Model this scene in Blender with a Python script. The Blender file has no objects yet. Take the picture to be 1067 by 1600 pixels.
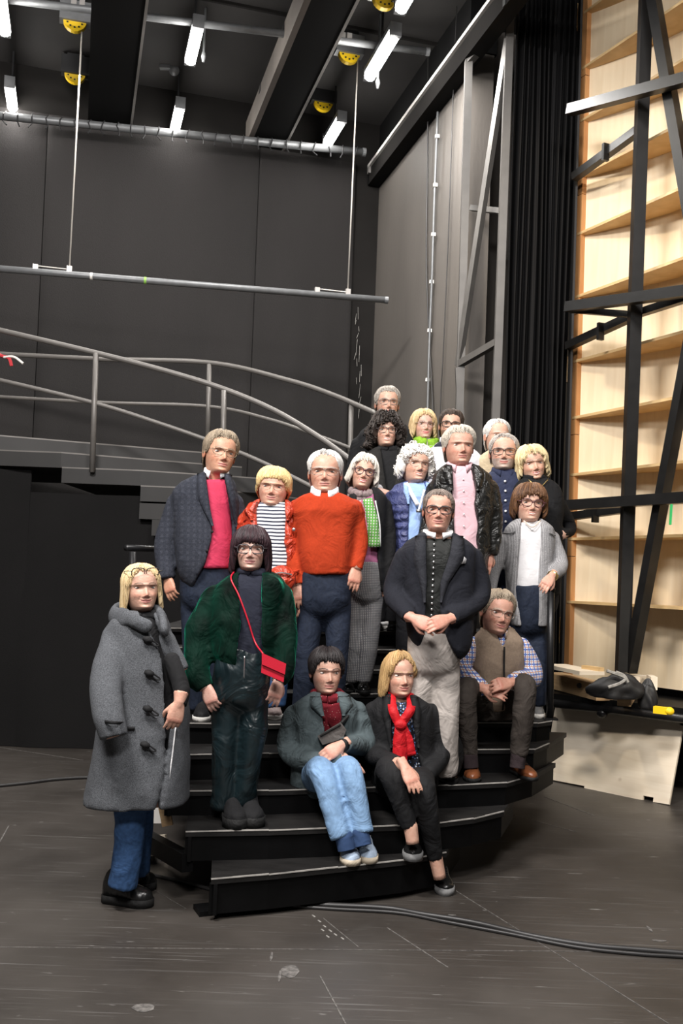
import bpy, math, random
import numpy as np
from mathutils import Vector, Matrix
random.seed(7); RNG = np.random.default_rng(7)
SC = bpy.context.scene
COL = SC.collection
# ------------------------------------------------------------------ camera
F_PX, PITCH, ROLL, CAM_H, SHIFT = 1500.0, math.radians(2.0), 0.037, 1.63, 52.6
r0, u0, f0 = Vector((1, 0, 0)), Vector((0, -math.sin(PITCH), math.cos(PITCH))), Vector((0, math.cos(PITCH), math.sin(PITCH)))
RIGHT = r0*math.cos(ROLL) + u0*math.sin(ROLL)
UP = u0*math.cos(ROLL) - r0*math.sin(ROLL)
CPOS = Vector((0, 0, CAM_H))
cd = bpy.data.cameras.new('camera'); cam = bpy.data.objects.new('camera', cd); COL.objects.link(cam)
cd.sensor_fit = 'VERTICAL'; cd.sensor_height = 36; cd.lens = 36*F_PX/1600
cd.shift_y = SHIFT/1600; cd.clip_end = 100
m = Matrix.Identity(4)
for i in range(3):
    m[i][0], m[i][1], m[i][2], m[i][3] = RIGHT[i], UP[i], -f0[i], CPOS[i]
cam.matrix_world = m
SC.camera = cam
# ------------------------------------------------------------------ world, lamps, exposure
w = bpy.data.worlds.new('world'); SC.world = w; w.use_nodes = True
w.node_tree.nodes['Background'].inputs[0].default_value = (0.9, 0.95, 1.0, 1)
w.node_tree.nodes['Background'].inputs[1].default_value = 0.025
SC.view_settings.view_transform = 'Standard'; SC.view_settings.look = 'None'
SC.view_settings.gamma = 1; SC.view_settings.use_curve_mapping = False
SC.view_settings.exposure = 0.0
def area(name, loc, target, sx, sy, power, color):
    l = bpy.data.lights.new(name, 'AREA'); l.shape = 'RECTANGLE'; l.size = sx; l.size_y = sy; l.energy = power; l.color = color
    o = bpy.data.objects.new(name, l); COL.objects.link(o); o.location = loc
    o.rotation_euler = (Vector(target)-Vector(loc)).to_track_quat('-Z', 'Y').to_euler()
    return o
def spot(name, loc, target, power, color, angle, blend=0.6, rad=0.15):
    l = bpy.data.lights.new(name, 'SPOT'); l.energy = power; l.color = color; l.spot_size = math.radians(angle); l.spot_blend = blend; l.shadow_soft_size = rad
    o = bpy.data.objects.new(name, l); COL.objects.link(o); o.location = loc
    o.rotation_euler = (Vector(target)-Vector(loc)).to_track_quat('-Z', 'Y').to_euler()
    return o
area('work_light', (-2.2, 2.2, 6.9), (-0.2, 6.2, 1.2), 1.8, 0.7, 640, (1.0, 0.96, 0.93))
area('work_light', (1.6, 1.4, 6.9), (0.2, 6.2, 1.2), 1.8, 0.7, 300, (1.0, 0.96, 0.93))
area('work_light', (-0.8, -1.5, 5.6), (0.0, 6.0, 1.2), 1.6, 0.7, 270, (1.0, 0.97, 0.95))
area('work_light', (-2.6, 9.4, 6.6), (-2.6, 9.6, 0), 1.6, 0.4, 60, (1.0, 0.97, 0.93))
area('work_light', (0.2, 8.6, 6.6), (0.3, 8.4, 0), 1.4, 0.4, 170, (1.0, 0.97, 0.93))
spot('side_lamp', (3.5, 3.0, 3.3), (2.2, 7.6, 0.35), 620, (1.0, 0.90, 0.76), 34, 0.9)
spot('set_lamp', (-0.6, 6.2, 6.9), (2.4, 8.3, 3.6), 500, (1.0, 0.87, 0.68), 62)
# ------------------------------------------------------------------ pixel helpers
def ray(x, y):
    return RIGHT*((x-533.5)/F_PX) + UP*(-(y-800-SHIFT)/F_PX) + f0
def px(x, y, Y):
    d = ray(x, y); return CPOS + d*(Y/d.y)
def pz(x, y, z):
    d = ray(x, y); return CPOS + d*((z-CAM_H)/d.z)
AX = Vector((-0.2669, 0.9637, 0)); LT = Vector((0.9637, 0.2669, 0))
def hall(lat, al, z): return LT*lat + AX*al + Vector((0, 0, z))
# ------------------------------------------------------------------ materials
def nmat(name):
    mt = bpy.data.materials.new(name); mt.use_nodes = True
    nt = mt.node_tree; b = nt.nodes['Principled BSDF']
    return mt, nt, b
def nn(nt, t, **kw):
    n = nt.nodes.new(t)
    for k, v in kw.items(): setattr(n, k, v)
    return n
def plain(name, col, rough=0.6, metal=0.0, noise=0.0, nscale=8.0, bump=0.0, bscale=60.0, emit=None, estr=0, stretch=(1, 1, 1), spec=0.5):
    mt, nt, b = nmat(name)
    b.inputs['Base Color'].default_value = (*col, 1); b.inputs['Roughness'].default_value = rough; b.inputs['Metallic'].default_value = metal
    b.inputs['Specular IOR Level'].default_value = spec
    tc = nn(nt, 'ShaderNodeTexCoord'); mp = nn(nt, 'ShaderNodeMapping'); mp.inputs['Scale'].default_value = stretch
    nt.links.new(tc.outputs['Object'], mp.inputs[0])
    if noise > 0:
        n = nn(nt, 'ShaderNodeTexNoise'); n.inputs['Scale'].default_value = nscale; n.inputs['Detail'].default_value = 6
        nt.links.new(mp.outputs[0], n.inputs['Vector'])
        r = nn(nt, 'ShaderNodeMapRange'); r.inputs[1].default_value = 0.25; r.inputs[2].default_value = 0.75
        r.inputs[3].default_value = 1-noise; r.inputs[4].default_value = 1+noise
        nt.links.new(n.outputs['Fac'], r.inputs[0])
        x = nn(nt, 'ShaderNodeMix', data_type='RGBA', blend_type='MULTIPLY'); x.inputs[0].default_value = 1
        x.inputs[6].default_value = (*col, 1); nt.links.new(r.outputs[0], x.inputs[7]); nt.links.new(x.outputs[2], b.inputs['Base Color'])
    if bump > 0:
        n2 = nn(nt, 'ShaderNodeTexNoise'); n2.inputs['Scale'].default_value = bscale; n2.inputs['Detail'].default_value = 4
        nt.links.new(mp.outputs[0], n2.inputs['Vector'])
        bp = nn(nt, 'ShaderNodeBump'); bp.inputs['Strength'].default_value = bump; bp.inputs['Distance'].default_value = 0.02
        nt.links.new(n2.outputs['Fac'], bp.inputs['Height']); nt.links.new(bp.outputs[0], b.inputs['Normal'])
    if emit:
        b.inputs['Emission Color'].default_value = (*emit, 1); b.inputs['Emission Strength'].default_value = estr
    return mt
def floor_mat():
    mt, nt, b = nmat('stage_floor')
    tc = nn(nt, 'ShaderNodeTexCoord')
    base = (0.043, 0.037, 0.032)
    n = nn(nt, 'ShaderNodeTexNoise'); n.inputs['Scale'].default_value = 1.1; n.inputs['Detail'].default_value = 9; n.inputs['Roughness'].default_value = 0.65
    nt.links.new(tc.outputs['Object'], n.inputs['Vector'])
    r = nn(nt, 'ShaderNodeMapRange'); r.inputs[1].default_value = 0.3; r.inputs[2].default_value = 0.7; r.inputs[3].default_value = 0.72; r.inputs[4].default_value = 1.3
    nt.links.new(n.outputs['Fac'], r.inputs[0])
    x = nn(nt, 'ShaderNodeMix', data_type='RGBA', blend_type='MULTIPLY'); x.inputs[0].default_value = 1; x.inputs[6].default_value = (*base, 1)
    nt.links.new(r.outputs[0], x.inputs[7])
    last = x.outputs[2]
    # thin scuffs and scratches: stretched noise, thresholded, at several headings
    for rot, sc, lo, hi, val in ((0.25, (1.0, 38, 1), 0.71, 0.77, 0.13), (0.1, (0.7, 60, 1), 0.70, 0.79, 0.09), (-0.75, (1.2, 55, 1), 0.735, 0.80, 0.14), (1.2, (1.3, 60, 1), 0.745, 0.80, 0.13), (0.6, (6, 30, 1), 0.78, 0.83, 0.22), (-0.3, (9, 14, 1), 0.80, 0.85, 0.2)):
        mp = nn(nt, 'ShaderNodeMapping'); mp.inputs['Rotation'].default_value = (0, 0, rot); mp.inputs['Scale'].default_value = sc; mp.inputs['Location'].default_value = (rot*9, sc[1], 0)
        nt.links.new(tc.outputs['Object'], mp.inputs[0])
        s = nn(nt, 'ShaderNodeTexNoise'); s.inputs['Scale'].default_value = 1.0; s.inputs['Detail'].default_value = 3; s.inputs['Roughness'].default_value = 0.6
        nt.links.new(mp.outputs[0], s.inputs['Vector'])
        k = nn(nt, 'ShaderNodeMapRange'); k.inputs[1].default_value = lo-0.10; k.inputs[2].default_value = hi-0.07; k.inputs[3].default_value = 0; k.inputs[4].default_value = 0.28 if rot in (0.25, 0.1) else 0.8
        nt.links.new(s.outputs['Fac'], k.inputs[0])
        mx = nn(nt, 'ShaderNodeMix', data_type='RGBA'); nt.links.new(k.outputs[0], mx.inputs[0]); nt.links.new(last, mx.inputs[6])
        mx.inputs[7].default_value = (val, val*0.96, val*0.91, 1); last = mx.outputs[2]
    nt.links.new(last, b.inputs['Base Color'])
    rr = nn(nt, 'ShaderNodeMapRange'); rr.inputs[1].default_value = 0.3; rr.inputs[2].default_value = 0.7; rr.inputs[3].default_value = 0.36; rr.inputs[4].default_value = 0.55
    nt.links.new(n.outputs['Fac'], rr.inputs[0]); nt.links.new(rr.outputs[0], b.inputs['Roughness'])
    return mt
def wood_mat(name, c1, c2, scale=(1, 1, 14), rough=0.55, knots=0.5):
    mt, nt, b = nmat(name)
    tc = nn(nt, 'ShaderNodeTexCoord'); mp = nn(nt, 'ShaderNodeMapping'); mp.inputs['Scale'].default_value = scale
    nt.links.new(tc.outputs['Object'], mp.inputs[0])
    n = nn(nt, 'ShaderNodeTexNoise'); n.inputs['Scale'].default_value = 2.2; n.inputs['Detail'].default_value = 7; n.inputs['Distortion'].default_value = 0.8
    nt.links.new(mp.outputs[0], n.inputs['Vector'])
    cr = nn(nt, 'ShaderNodeValToRGB'); cr.color_ramp.elements[0].color = (*c1, 1); cr.color_ramp.elements[1].color = (*c2, 1)
    cr.color_ramp.elements[0].position = 0.35; cr.color_ramp.elements[1].position = 0.65
    nt.links.new(n.outputs['Fac'], cr.inputs[0])
    v = nn(nt, 'ShaderNodeTexVoronoi'); v.inputs['Scale'].default_value = 4.0; nt.links.new(tc.outputs['Object'], v.inputs['Vector'])
    k = nn(nt, 'ShaderNodeMapRange'); k.inputs[1].default_value = 0.03; k.inputs[2].default_value = 0.09; k.inputs[3].default_value = knots; k.inputs[4].default_value = 0
    nt.links.new(v.outputs['Distance'], k.inputs[0])
    mx = nn(nt, 'ShaderNodeMix', data_type='RGBA'); nt.links.new(k.outputs[0], mx.inputs[0]); nt.links.new(cr.outputs[0], mx.inputs[6])
    mx.inputs[7].default_value = (c1[0]*0.4, c1[1]*0.3, c1[2]*0.22, 1)
    nt.links.new(mx.outputs[2], b.inputs['Base Color']); b.inputs['Roughness'].default_value = rough
    return mt
M = {}
M['floor'] = floor_mat()
M['drape'] = plain('black_cloth', (0.0125, 0.0108, 0.0104), 0.9, noise=0.22, nscale=1.2, bump=0.25, bscale=160, stretch=(1, 1, 0.35))
M['skirt'] = plain('black_skirt', (0.0052, 0.0048, 0.0049), 0.95, spec=0.3, noise=0.2, nscale=1.5, bump=0.2, bscale=120)
M['wallgrey'] = plain('painted_wall', (0.115, 0.103, 0.092), 0.6, noise=0.3, nscale=0.9, bump=0.08, bscale=30, stretch=(1, 1, 0.3))
M['ceil'] = plain('ceiling_black', (0.026, 0.024, 0.023), 0.7, noise=0.2, nscale=2)
M['beamlit'] = plain('beam_lit_side', (0.16, 0.14, 0.125), 0.7, noise=0.15, nscale=3)  # lighter tone puts the light on the beam's left side into its colour
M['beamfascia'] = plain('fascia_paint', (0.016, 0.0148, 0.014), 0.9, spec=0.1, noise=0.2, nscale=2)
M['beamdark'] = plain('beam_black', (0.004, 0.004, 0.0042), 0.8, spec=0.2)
M['alu'] = plain('raw_steel', (0.42, 0.40, 0.38), 0.4, metal=0.5, noise=0.1, nscale=5)
M['pipe'] = plain('grey_pipe', (0.16, 0.165, 0.17), 0.45, metal=0.35, noise=0.15, nscale=12)
M['pipe2'] = plain('lip_grey', (0.22, 0.21, 0.195), 0.6)
M['rail'] = plain('rail_paint', (0.15, 0.14, 0.13), 0.45, metal=0.2, noise=0.1, nscale=10)
M['railblack'] = plain('black_rail', (0.012, 0.012, 0.013), 0.35, metal=0.2)
M['step'] = plain('step_black', (0.0022, 0.0022, 0.0024), 0.5, spec=0.18, noise=0.45, nscale=7, bump=0.05, bscale=90)
M['tread'] = plain('tread_black', (0.010, 0.0093, 0.009), 0.55, spec=0.35, noise=0.5, nscale=5, bump=0.1, bscale=70, stretch=(1, 3, 1))
M['nosing'] = plain('worn_edge', (0.42, 0.40, 0.37), 0.5, noise=0.4, nscale=14)
M['stepgrey'] = plain('bridge_step', (0.017, 0.016, 0.0155), 0.6, noise=0.2, nscale=4)
M['wire'] = plain('steel_rope', (0.50, 0.47, 0.43), 0.5, metal=0.3)
M['black'] = plain('matt_black', (0.009, 0.009, 0.010), 0.6)
M['cable'] = plain('cable_rubber', (0.022, 0.021, 0.021), 0.45)
M['yellow'] = plain('yellow_plastic', (0.80, 0.52, 0.01), 0.45)
M['white'] = plain('white_paint', (0.75, 0.73, 0.69), 0.5)
M['tape_y'] = plain('tape_yellow', (0.55, 0.42, 0.10), 0.6)
M['tape_g'] = plain('tape_green', (0.25, 0.50, 0.08), 0.6)
M['tape_r'] = plain('tape_red', (0.55, 0.04, 0.05), 0.6)
M['lamp'] = plain('lamp_tube', (1, 1, 1), 0.5, emit=(1.0, 0.97, 0.92), estr=30)
M['ply'] = wood_mat('ply_skin', (0.74, 0.60, 0.41), (0.80, 0.67, 0.48), (6, 6, 0.6), 0.6, 0.12)
M['rib'] = wood_mat('rib_wood', (0.56, 0.37, 0.17), (0.66, 0.46, 0.23), (2, 2, 20), 0.55, 0.5)
M['stile'] = wood_mat('stile_wood', (0.48, 0.22, 0.08), (0.58, 0.30, 0.12), (12, 12, 1), 0.55, 0.6)
M['panel'] = wood_mat('pine_board', (0.66, 0.57, 0.45), (0.72, 0.64, 0.52), (1.0, 1.0, 9), 0.55, 0.35)
M['plank'] = wood_mat('old_plank', (0.30, 0.19, 0.10), (0.45, 0.31, 0.17), (2, 2, 14), 0.65, 0.4)
M['steel'] = plain('black_steel', (0.010, 0.0098, 0.010), 0.38, metal=0.25, noise=0.3, nscale=9)
M['velour'] = plain('curtain_velour', (0.0035, 0.0033, 0.0038), 0.8, spec=0.25, noise=0.3, nscale=3, stretch=(4, 4, 0.3))
# ------------------------------------------------------------------ mesh helpers
def link(name, me, parent=None, loc=None):
    o = bpy.data.objects.new(name, me); COL.objects.link(o)
    if loc is not None: o.location = loc
    if parent is not None: o.parent = parent
    return o
def mesh(name, V, Fc, mat, smooth=False):
    me = bpy.data.meshes.new(name)
    me.from_pydata([tuple(v) for v in V], [], [tuple(f) for f in Fc])
    if mat is not None: me.materials.append(mat)
    if smooth: me.polygons.foreach_set('use_smooth', [True]*len(me.polygons))
    me.update()
    return me
def tag(o, label=None, cat=None, group=None, kind=None):
    for k, v in (('label', label), ('category', cat), ('group', group), ('kind', kind)):
        if v: o[k] = v
    return o
def empty(name, loc, label=None, cat=None, group=None, kind=None):
    o = bpy.data.objects.new(name, None); COL.objects.link(o); o.location = loc; o.empty_display_size = 0.1
    return tag(o, label, cat, group, kind)
def part(name, VF, mat, parent, smooth=False, label=None):
    V, Fc = VF
    o0 = parent
    off = Vector((0, 0, 0))
    while o0 is not None: off += o0.location; o0 = o0.parent
    V = [Vector(v) for v in V]
    c = sum(V, Vector((0, 0, 0)))/len(V)
    me = mesh(name, [v-c for v in V], Fc, mat, smooth)
    o = link(name, me, parent, c-off)
    if label: o['label'] = label
    return o
def beam_vf(a, b, w, h, up=Vector((0, 0, 1))):
    a, b = Vector(a), Vector(b); d = (b-a).normalized()
    s = d.cross(up)
    if s.length < 1e-4: s = d.cross(Vector((0, 1, 0)))
    s.normalize(); t = s.cross(d).normalized()
    V = []
    for p in (a, b):
        for i, j in ((-1, -1), (1, -1), (1, 1), (-1, 1)): V.append(p + s*(i*w/2) + t*(j*h/2))
    return V, [(0, 1, 2, 3), (7, 6, 5, 4), (0, 4, 5, 1), (1, 5, 6, 2), (2, 6, 7, 3), (3, 7, 4, 0)]
def box_vf(c, sx, sy, sz, rz=0.0):
    ca, sa = math.cos(rz), math.sin(rz); V = []
    for k in (-1, 1):
        for i, j in ((-1, -1), (1, -1), (1, 1), (-1, 1)):
            x, y = i*sx/2, j*sy/2
            V.append(Vector(c)+Vector((x*ca-y*sa, x*sa+y*ca, k*sz/2)))
    return V, [(3, 2, 1, 0), (4, 5, 6, 7), (0, 1, 5, 4), (1, 2, 6, 5), (2, 3, 7, 6), (3, 0, 4, 7)]
def prism_vf(poly, z0, z1):
    n = len(poly); V = [Vector((p[0], p[1], z0)) for p in poly] + [Vector((p[0], p[1], z1)) for p in poly]
    return V, [tuple(range(n-1, -1, -1)), tuple(range(n, 2*n))] + [(i, (i+1) % n, n+(i+1) % n, n+i) for i in range(n)]
def catmull(P, n):
    P = [np.array(p, float) for p in P]
    if len(P) == 2: return [P[0]+(P[1]-P[0])*t for t in np.linspace(0, 1, n)]
    Q = [2*P[0]-P[1]] + P + [2*P[-1]-P[-2]]; out = []
    for u in np.linspace(0, len(P)-1, n):
        i = min(int(u), len(P)-2); t = u-i
        a, b, c, d = Q[i:i+4]
        out.append(0.5*((2*b)+(c-a)*t+(2*a-5*b+4*c-d)*t*t+(3*b-a-3*c+d)*t**3))
    return out
def tube_vf(P, R, m=10, flat=1.0, ref=None, cap=True):
    P = [np.array(p, float) for p in P]; n = len(P)
    R = [R]*n if np.isscalar(R) else list(R)
    V = []; Fc = []; pu = None
    for i in range(n):
        d = P[min(i+1, n-1)]-P[max(i-1, 0)]; d = d/(np.linalg.norm(d)+1e-9)
        if pu is None:
            a = np.array(ref if ref is not None else ((0, 0, 1) if abs(d[2]) < 0.9 else (0, 1, 0)), float)
        else: a = pu
        a = a - d*np.dot(a, d); a /= (np.linalg.norm(a)+1e-9); pu = a
        s = np.cross(d, a)
        for k in range(m):
            t = 2*math.pi*k/m
            V.append(P[i]+R[i]*(a*math.cos(t)*flat+s*math.sin(t)))
    for i in range(n-1):
        for k in range(m):
            Fc.append((i*m+k, i*m+(k+1) % m, (i+1)*m+(k+1) % m, (i+1)*m+k))
    if cap:
        Fc.append(tuple(range(m-1, -1, -1))); Fc.append(tuple(range((n-1)*m, n*m)))
    return V, Fc
def join(*vfs):
    V = []; Fc = []
    for v, f in vfs:
        o = len(V); V += list(v); Fc += [tuple(i+o for i in q) for q in f]
    return V, Fc
def grid_faces(nr, nc, wrap=False):
    return [(i*nc+j, i*nc+(j+1) % nc, (i+1)*nc+(j+1) % nc, (i+1)*nc+j) for i in range(nr-1) for j in range(nc if wrap else nc-1)]
def sphere_vf(c, rx, ry, rz, nu=12, nv=8):
    V = [Vector(c)+Vector((0, 0, rz))]; Fc = []
    for i in range(1, nv):
        a = math.pi*i/nv
        for j in range(nu):
            b = 2*math.pi*j/nu
            V.append(Vector(c)+Vector((rx*math.sin(a)*math.cos(b), ry*math.sin(a)*math.sin(b), rz*math.cos(a))))
    V.append(Vector(c)-Vector((0, 0, rz)))
    for j in range(nu): Fc.append((0, 1+j, 1+(j+1) % nu)); Fc.append((len(V)-1, 1+(nv-2)*nu+(j+1) % nu, 1+(nv-2)*nu+j))
    for i in range(nv-2):
        for j in range(nu): Fc.append((1+i*nu+j, 1+(i+1)*nu+j, 1+(i+1)*nu+(j+1) % nu, 1+i*nu+(j+1) % nu))
    return V, Fc
# ================================================================== SHELL OF THE HALL
def single(name, VF, mat, label=None, cat=None, group=None, kind=None, smooth=False):
    o = part(name, VF, mat, None, smooth); return tag(o, label, cat, group, kind)
floor = single('floor', box_vf((-1.5, 5, -0.05), 18, 20, 0.1), M['floor'], kind='structure')
CEIL = 7.4
lat0 = Vector((0.31, 12.0, 0)).dot(LT); al0 = Vector((0.31, 12.0, 0)).dot(AX)
def hbox(l0, l1, a0, a1, z0, z1):
    poly = [hall(l0, a0, 0), hall(l1, a0, 0), hall(l1, a1, 0), hall(l0, a1, 0)]
    return prism_vf([(p.x, p.y) for p in poly], z0, z1)
wall_back = single('wall_back', hbox(lat0-10, lat0+0.3, al0+0.0, al0+0.25, 0, CEIL), M['beamfascia'], kind='structure')
def wall_pt(x, y, off=0.02):     # pixel ray meets the right wall (offset into the room)
    d = ray(x, y); t = (lat0-off-CPOS.dot(LT))/d.dot(LT); return CPOS+d*t
al_end = wall_pt(722, 400).dot(AX)
wall_right = single('wall_right', hbox(lat0, lat0+0.25, al_end, al0+0.0, 0, CEIL), M['wallgrey'], kind='structure')
wall_recess = single('wall_recess', hbox(lat0+0.26, lat0+4.0, al_end+0.5, al_end+0.7, 0, CEIL), M['wallgrey'], kind='structure')
wall_left = single('wall_left', hbox(lat0-10.2, lat0-10, al0-14, al0+0.25, 0, CEIL), M['wallgrey'], kind='structure')
ceiling = single('ceiling', hbox(lat0-10.2, lat0+4, al0-10, al0+0.25, CEIL, CEIL+0.15), M['ceil'], kind='structure')
# floor seams and painted marks (thin strips lying on the boards)
def floor_line(p, q, wdt, mat, n='floor_mark'):
    a, b = pz(*p, 0.0), pz(*q, 0.0)
    return part(n, beam_vf(a+Vector((0, 0, 0.001)), b+Vector((0, 0, 0.001)), wdt, 0.002), mat, floor)
M['scuff'] = plain('floor_scuff', (0.115, 0.107, 0.10), 0.65, noise=0.8, nscale=40)
M['scuff2'] = plain('floor_chalk', (0.28, 0.27, 0.25), 0.7, noise=0.5, nscale=30)
for p, q, wd in (((712, 1392), (1045, 1600), 0.004), ((0, 1480), (1067, 1488), 0.004), ((605, 1450), (700, 1512), 0.006), ((505, 1435), (560, 1480), 0.004), ((0, 1168), (130, 1188), 0.006), ((240, 1390), (290, 1420), 0.003), ((0, 1315), (14, 1290), 0.008), ((590, 1215), (900, 1300), 0.004), ((500, 1525), (540, 1600), 0.006), ((850, 1245), (930, 1275), 0.006)):
    floor_line(p, q, wd, M['scuff'])
for x, y in ((488, 1430), (497, 1438), (505, 1446), (514, 1453), (522, 1459), (533, 1465), (510, 1462), (502, 1452)):
    floor_line((x, y), (x+4, y+3), 0.007, M['scuff2'])
for x, y, a, b in ((453, 1518, 0.075, 0.13), (224, 1575, 0.085, 0.07), (424, 1495, 0.012, 0.10), (437, 1525, 0.012, 0.12), (1030, 1470, 0.07, 0.02), (1015, 1452, 0.015, 0.08), (706, 1430, 0.04, 0.015)):
    part('floor_mark', prism_vf([(pz(x, y, 0).x+a/2*math.cos(t)*(1+0.08*math.sin(5*t+x)), pz(x, y, 0).y+b/2*math.sin(t)*(1+.08*math.cos(3*t+y))) for t in np.linspace(0, 2*math.pi, 14)[:-1]], 0.0005, 0.002), M['scuff'], floor)
# ------------------------------------------------------------------ back drape in panels, hung from a batten
drape = empty('back_drape', hall(lat0-3, al0-0.12, 0), 'large dark grey cloth drape covering the back of the stage', 'drape')
dl = lambda x: (px(x, 330, 11.3)).dot(LT)
def lat_at(x, y):        # lateral coordinate where a pixel ray meets the drape plane
    d = ray(x, y); n = AX; t = (al0-0.12 - CPOS.dot(n))/d.dot(n); return (CPOS+d*t)
edges = [lat0-9.9, lat0-7.4, lat_at(62, 450).dot(LT), lat_at(402, 350).dot(LT), lat_at(553, 400).dot(LT)]
ZT = lat_at(300, 212).z
for i in range(4):
    l0, l1 = edges[i]+0.004, edges[i+1]-0.004
    nr, nc = 24, 60; V = []
    for side in (0, 1):
        for r in range(nr):
            for c in range(nc):
                l = l0+(l1-l0)*c/(nc-1); z = ZT*(r/(nr-1))
                lo = 1-r/(nr-1)
                off = 0.012*math.sin(l*9+1.2*math.sin(l*2.1+i)+lo*0.8)*(0.25+lo) + 0.010*math.sin(l*17+lo*2+i*2)*lo + 0.02*math.sin(l*1.3+z*0.5)
                e = 0.012 if c in (0, nc-1) else 0
                V.append(hall(l, al0-0.10+off+(0.02 if side else 0)+e, z))
    f = grid_faces(nr, nc); n = nr*nc
    part('cloth_panel', (V, [q[::-1] for q in f]+[tuple(k+n for k in q) for q in f]), M['drape'], drape, True)
# ------------------------------------------------------------------ ceiling beams
def lat_z(x, y, z): return pz(x, y, z).dot(LT)
def ceil_beam(name, l0, l1, zb, mside, mbot, edge=True):
    o = empty(name, hall((l0+l1)/2, al0-3, CEIL)); o['kind'] = 'structure'
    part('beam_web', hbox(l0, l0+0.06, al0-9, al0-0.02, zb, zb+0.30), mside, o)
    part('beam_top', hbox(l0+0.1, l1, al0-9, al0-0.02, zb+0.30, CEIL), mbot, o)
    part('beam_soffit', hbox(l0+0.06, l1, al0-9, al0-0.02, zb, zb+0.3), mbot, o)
    if edge: part('beam_flange', hbox(l1-0.0, l1+0.025, al0-9, al0-0.02, zb-0.01, zb+0.05), M['alu'], o)
    for k in range(5):
        a = al0-1.0-k*1.25
        part('beam_hole', hbox(l0-0.004, l0+0.001, a, a+0.1, zb+0.22, zb+0.30), M['black'], o)
    return o
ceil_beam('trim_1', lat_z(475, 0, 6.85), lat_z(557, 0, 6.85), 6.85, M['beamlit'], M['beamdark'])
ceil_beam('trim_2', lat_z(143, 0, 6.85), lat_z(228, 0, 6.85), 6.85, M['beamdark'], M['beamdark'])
for zx, dz in ((2.0, 0.03), (3.6, 0.03)):
    o = single('trim_3', hbox(lat0-9.5, lat0, al0-zx, al0-zx+0.03, CEIL-0.03, CEIL+0.01), M['beamfascia'], kind='structure')
# ------------------------------------------------------------------ gallery along the right wall
gal = empty('trim_4', hall(lat0-0.2, al0-3, 6.0)); gal['kind'] = 'structure'
GA0, GA1 = al0-6.2, al0-0.02
kk = lambda x, y: pz(x, y, 6.0).dot(LT)/(6.0-CAM_H)
gl0 = lat0-0.16; zl = CAM_H+gl0/kk(665, 139); zb = CAM_H+lat0/kk(665, 203)
part('gallery_fascia', hbox(gl0, gl0+0.04, GA0, GA1-0.05, zb, zl-0.04), M['beamfascia'], gal)
part('gallery_floor', hbox(gl0+0.04, lat0-0.005, GA0, GA1-0.05, zb, zb+0.05), M['beamdark'], gal)
part('gallery_lip', hbox(gl0-0.03, gl0+0.04, GA0, GA1-0.06, zl-0.04, zl), M['white'], gal)  # white stands in for the light caught along the lip
part('gallery_end', hbox(gl0, lat0-0.005, GA1-0.05, GA1-0.0, zb, zl-0.06), M['beamdark'], gal)
part('gallery_clip', hbox(gl0-0.03, gl0+0.08, GA1-0.12, GA1-0.06, (zb+zl)/2, (zb+zl)/2+0.08), M['alu'], gal)
part('gallery_strut', hbox(gl0-0.01, gl0+0.0, GA0+2.15, GA0+2.2, zb, zl-0.05), M['black'], gal)
single('trim_5', hbox(lat0-0.02, lat0+0.27, al_end-0.02, al0-0.005, zl, CEIL-0.005), M['beamdark'], kind='structure')  # dark cladding added to keep the wall above the gallery from looking lit
# white scuffs on the wall strip beside the drape
for k in range(16):
    x = random.uniform(556, 566); y = 480+k*10
    a = px(x, y, 11.86); b = px(x-random.uniform(-1, 4), y+random.uniform(6, 26), 11.86)
    part('paint_scuff', beam_vf(a+Vector((0, 0, 0)), b, 0.006, 0.004), M['scuff2'], wall_back)
# wall conduit and cables
con = empty('cable_conduit', wall_pt(670, 640), 'thin pale cable conduit clipped up the grey right wall', 'conduit')
cp = [(684, 175), (679, 300), (675, 430), (671, 530), (668, 640), (664, 850)]
part('pipe', tube_vf(catmull([wall_pt(x, y, 0.05) for x, y in cp], 24), 0.013, 8), M['pipe'], con, True)
for x, y in ((683, 214), (680, 290), (677, 367), (674, 441), (671, 517), (668, 594)):
    part('clip', box_vf(wall_pt(x, y, 0.045), 0.045, 0.05, 0.035), M['white'], con)
for nm, lab, pts, r in (('wall_cable', 'dark cable hanging left of the conduit on the right wall', [(669, 60), (668, 240), (666, 400), (670, 520), (676, 640), (680, 860)], 0.009), ('wall_cable', 'thin dark cable hanging right of the conduit on the right wall', [(714, 0), (708, 150), (700, 380), (692, 560), (688, 640), (684, 860)], 0.006)):
    P = [wall_pt(x, max(y, 2), 0.04) if y > 130 else wall_pt(x, 170, 0.04)+(px(x, y, wall_pt(x, 170, 0.04).y)-px(x, 170, wall_pt(x, 170, 0.04).y)) for x, y in pts]
    single(nm, tube_vf(catmull(P, 30), r, 7), M['cable'], lab, 'cable', smooth=True)
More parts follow.
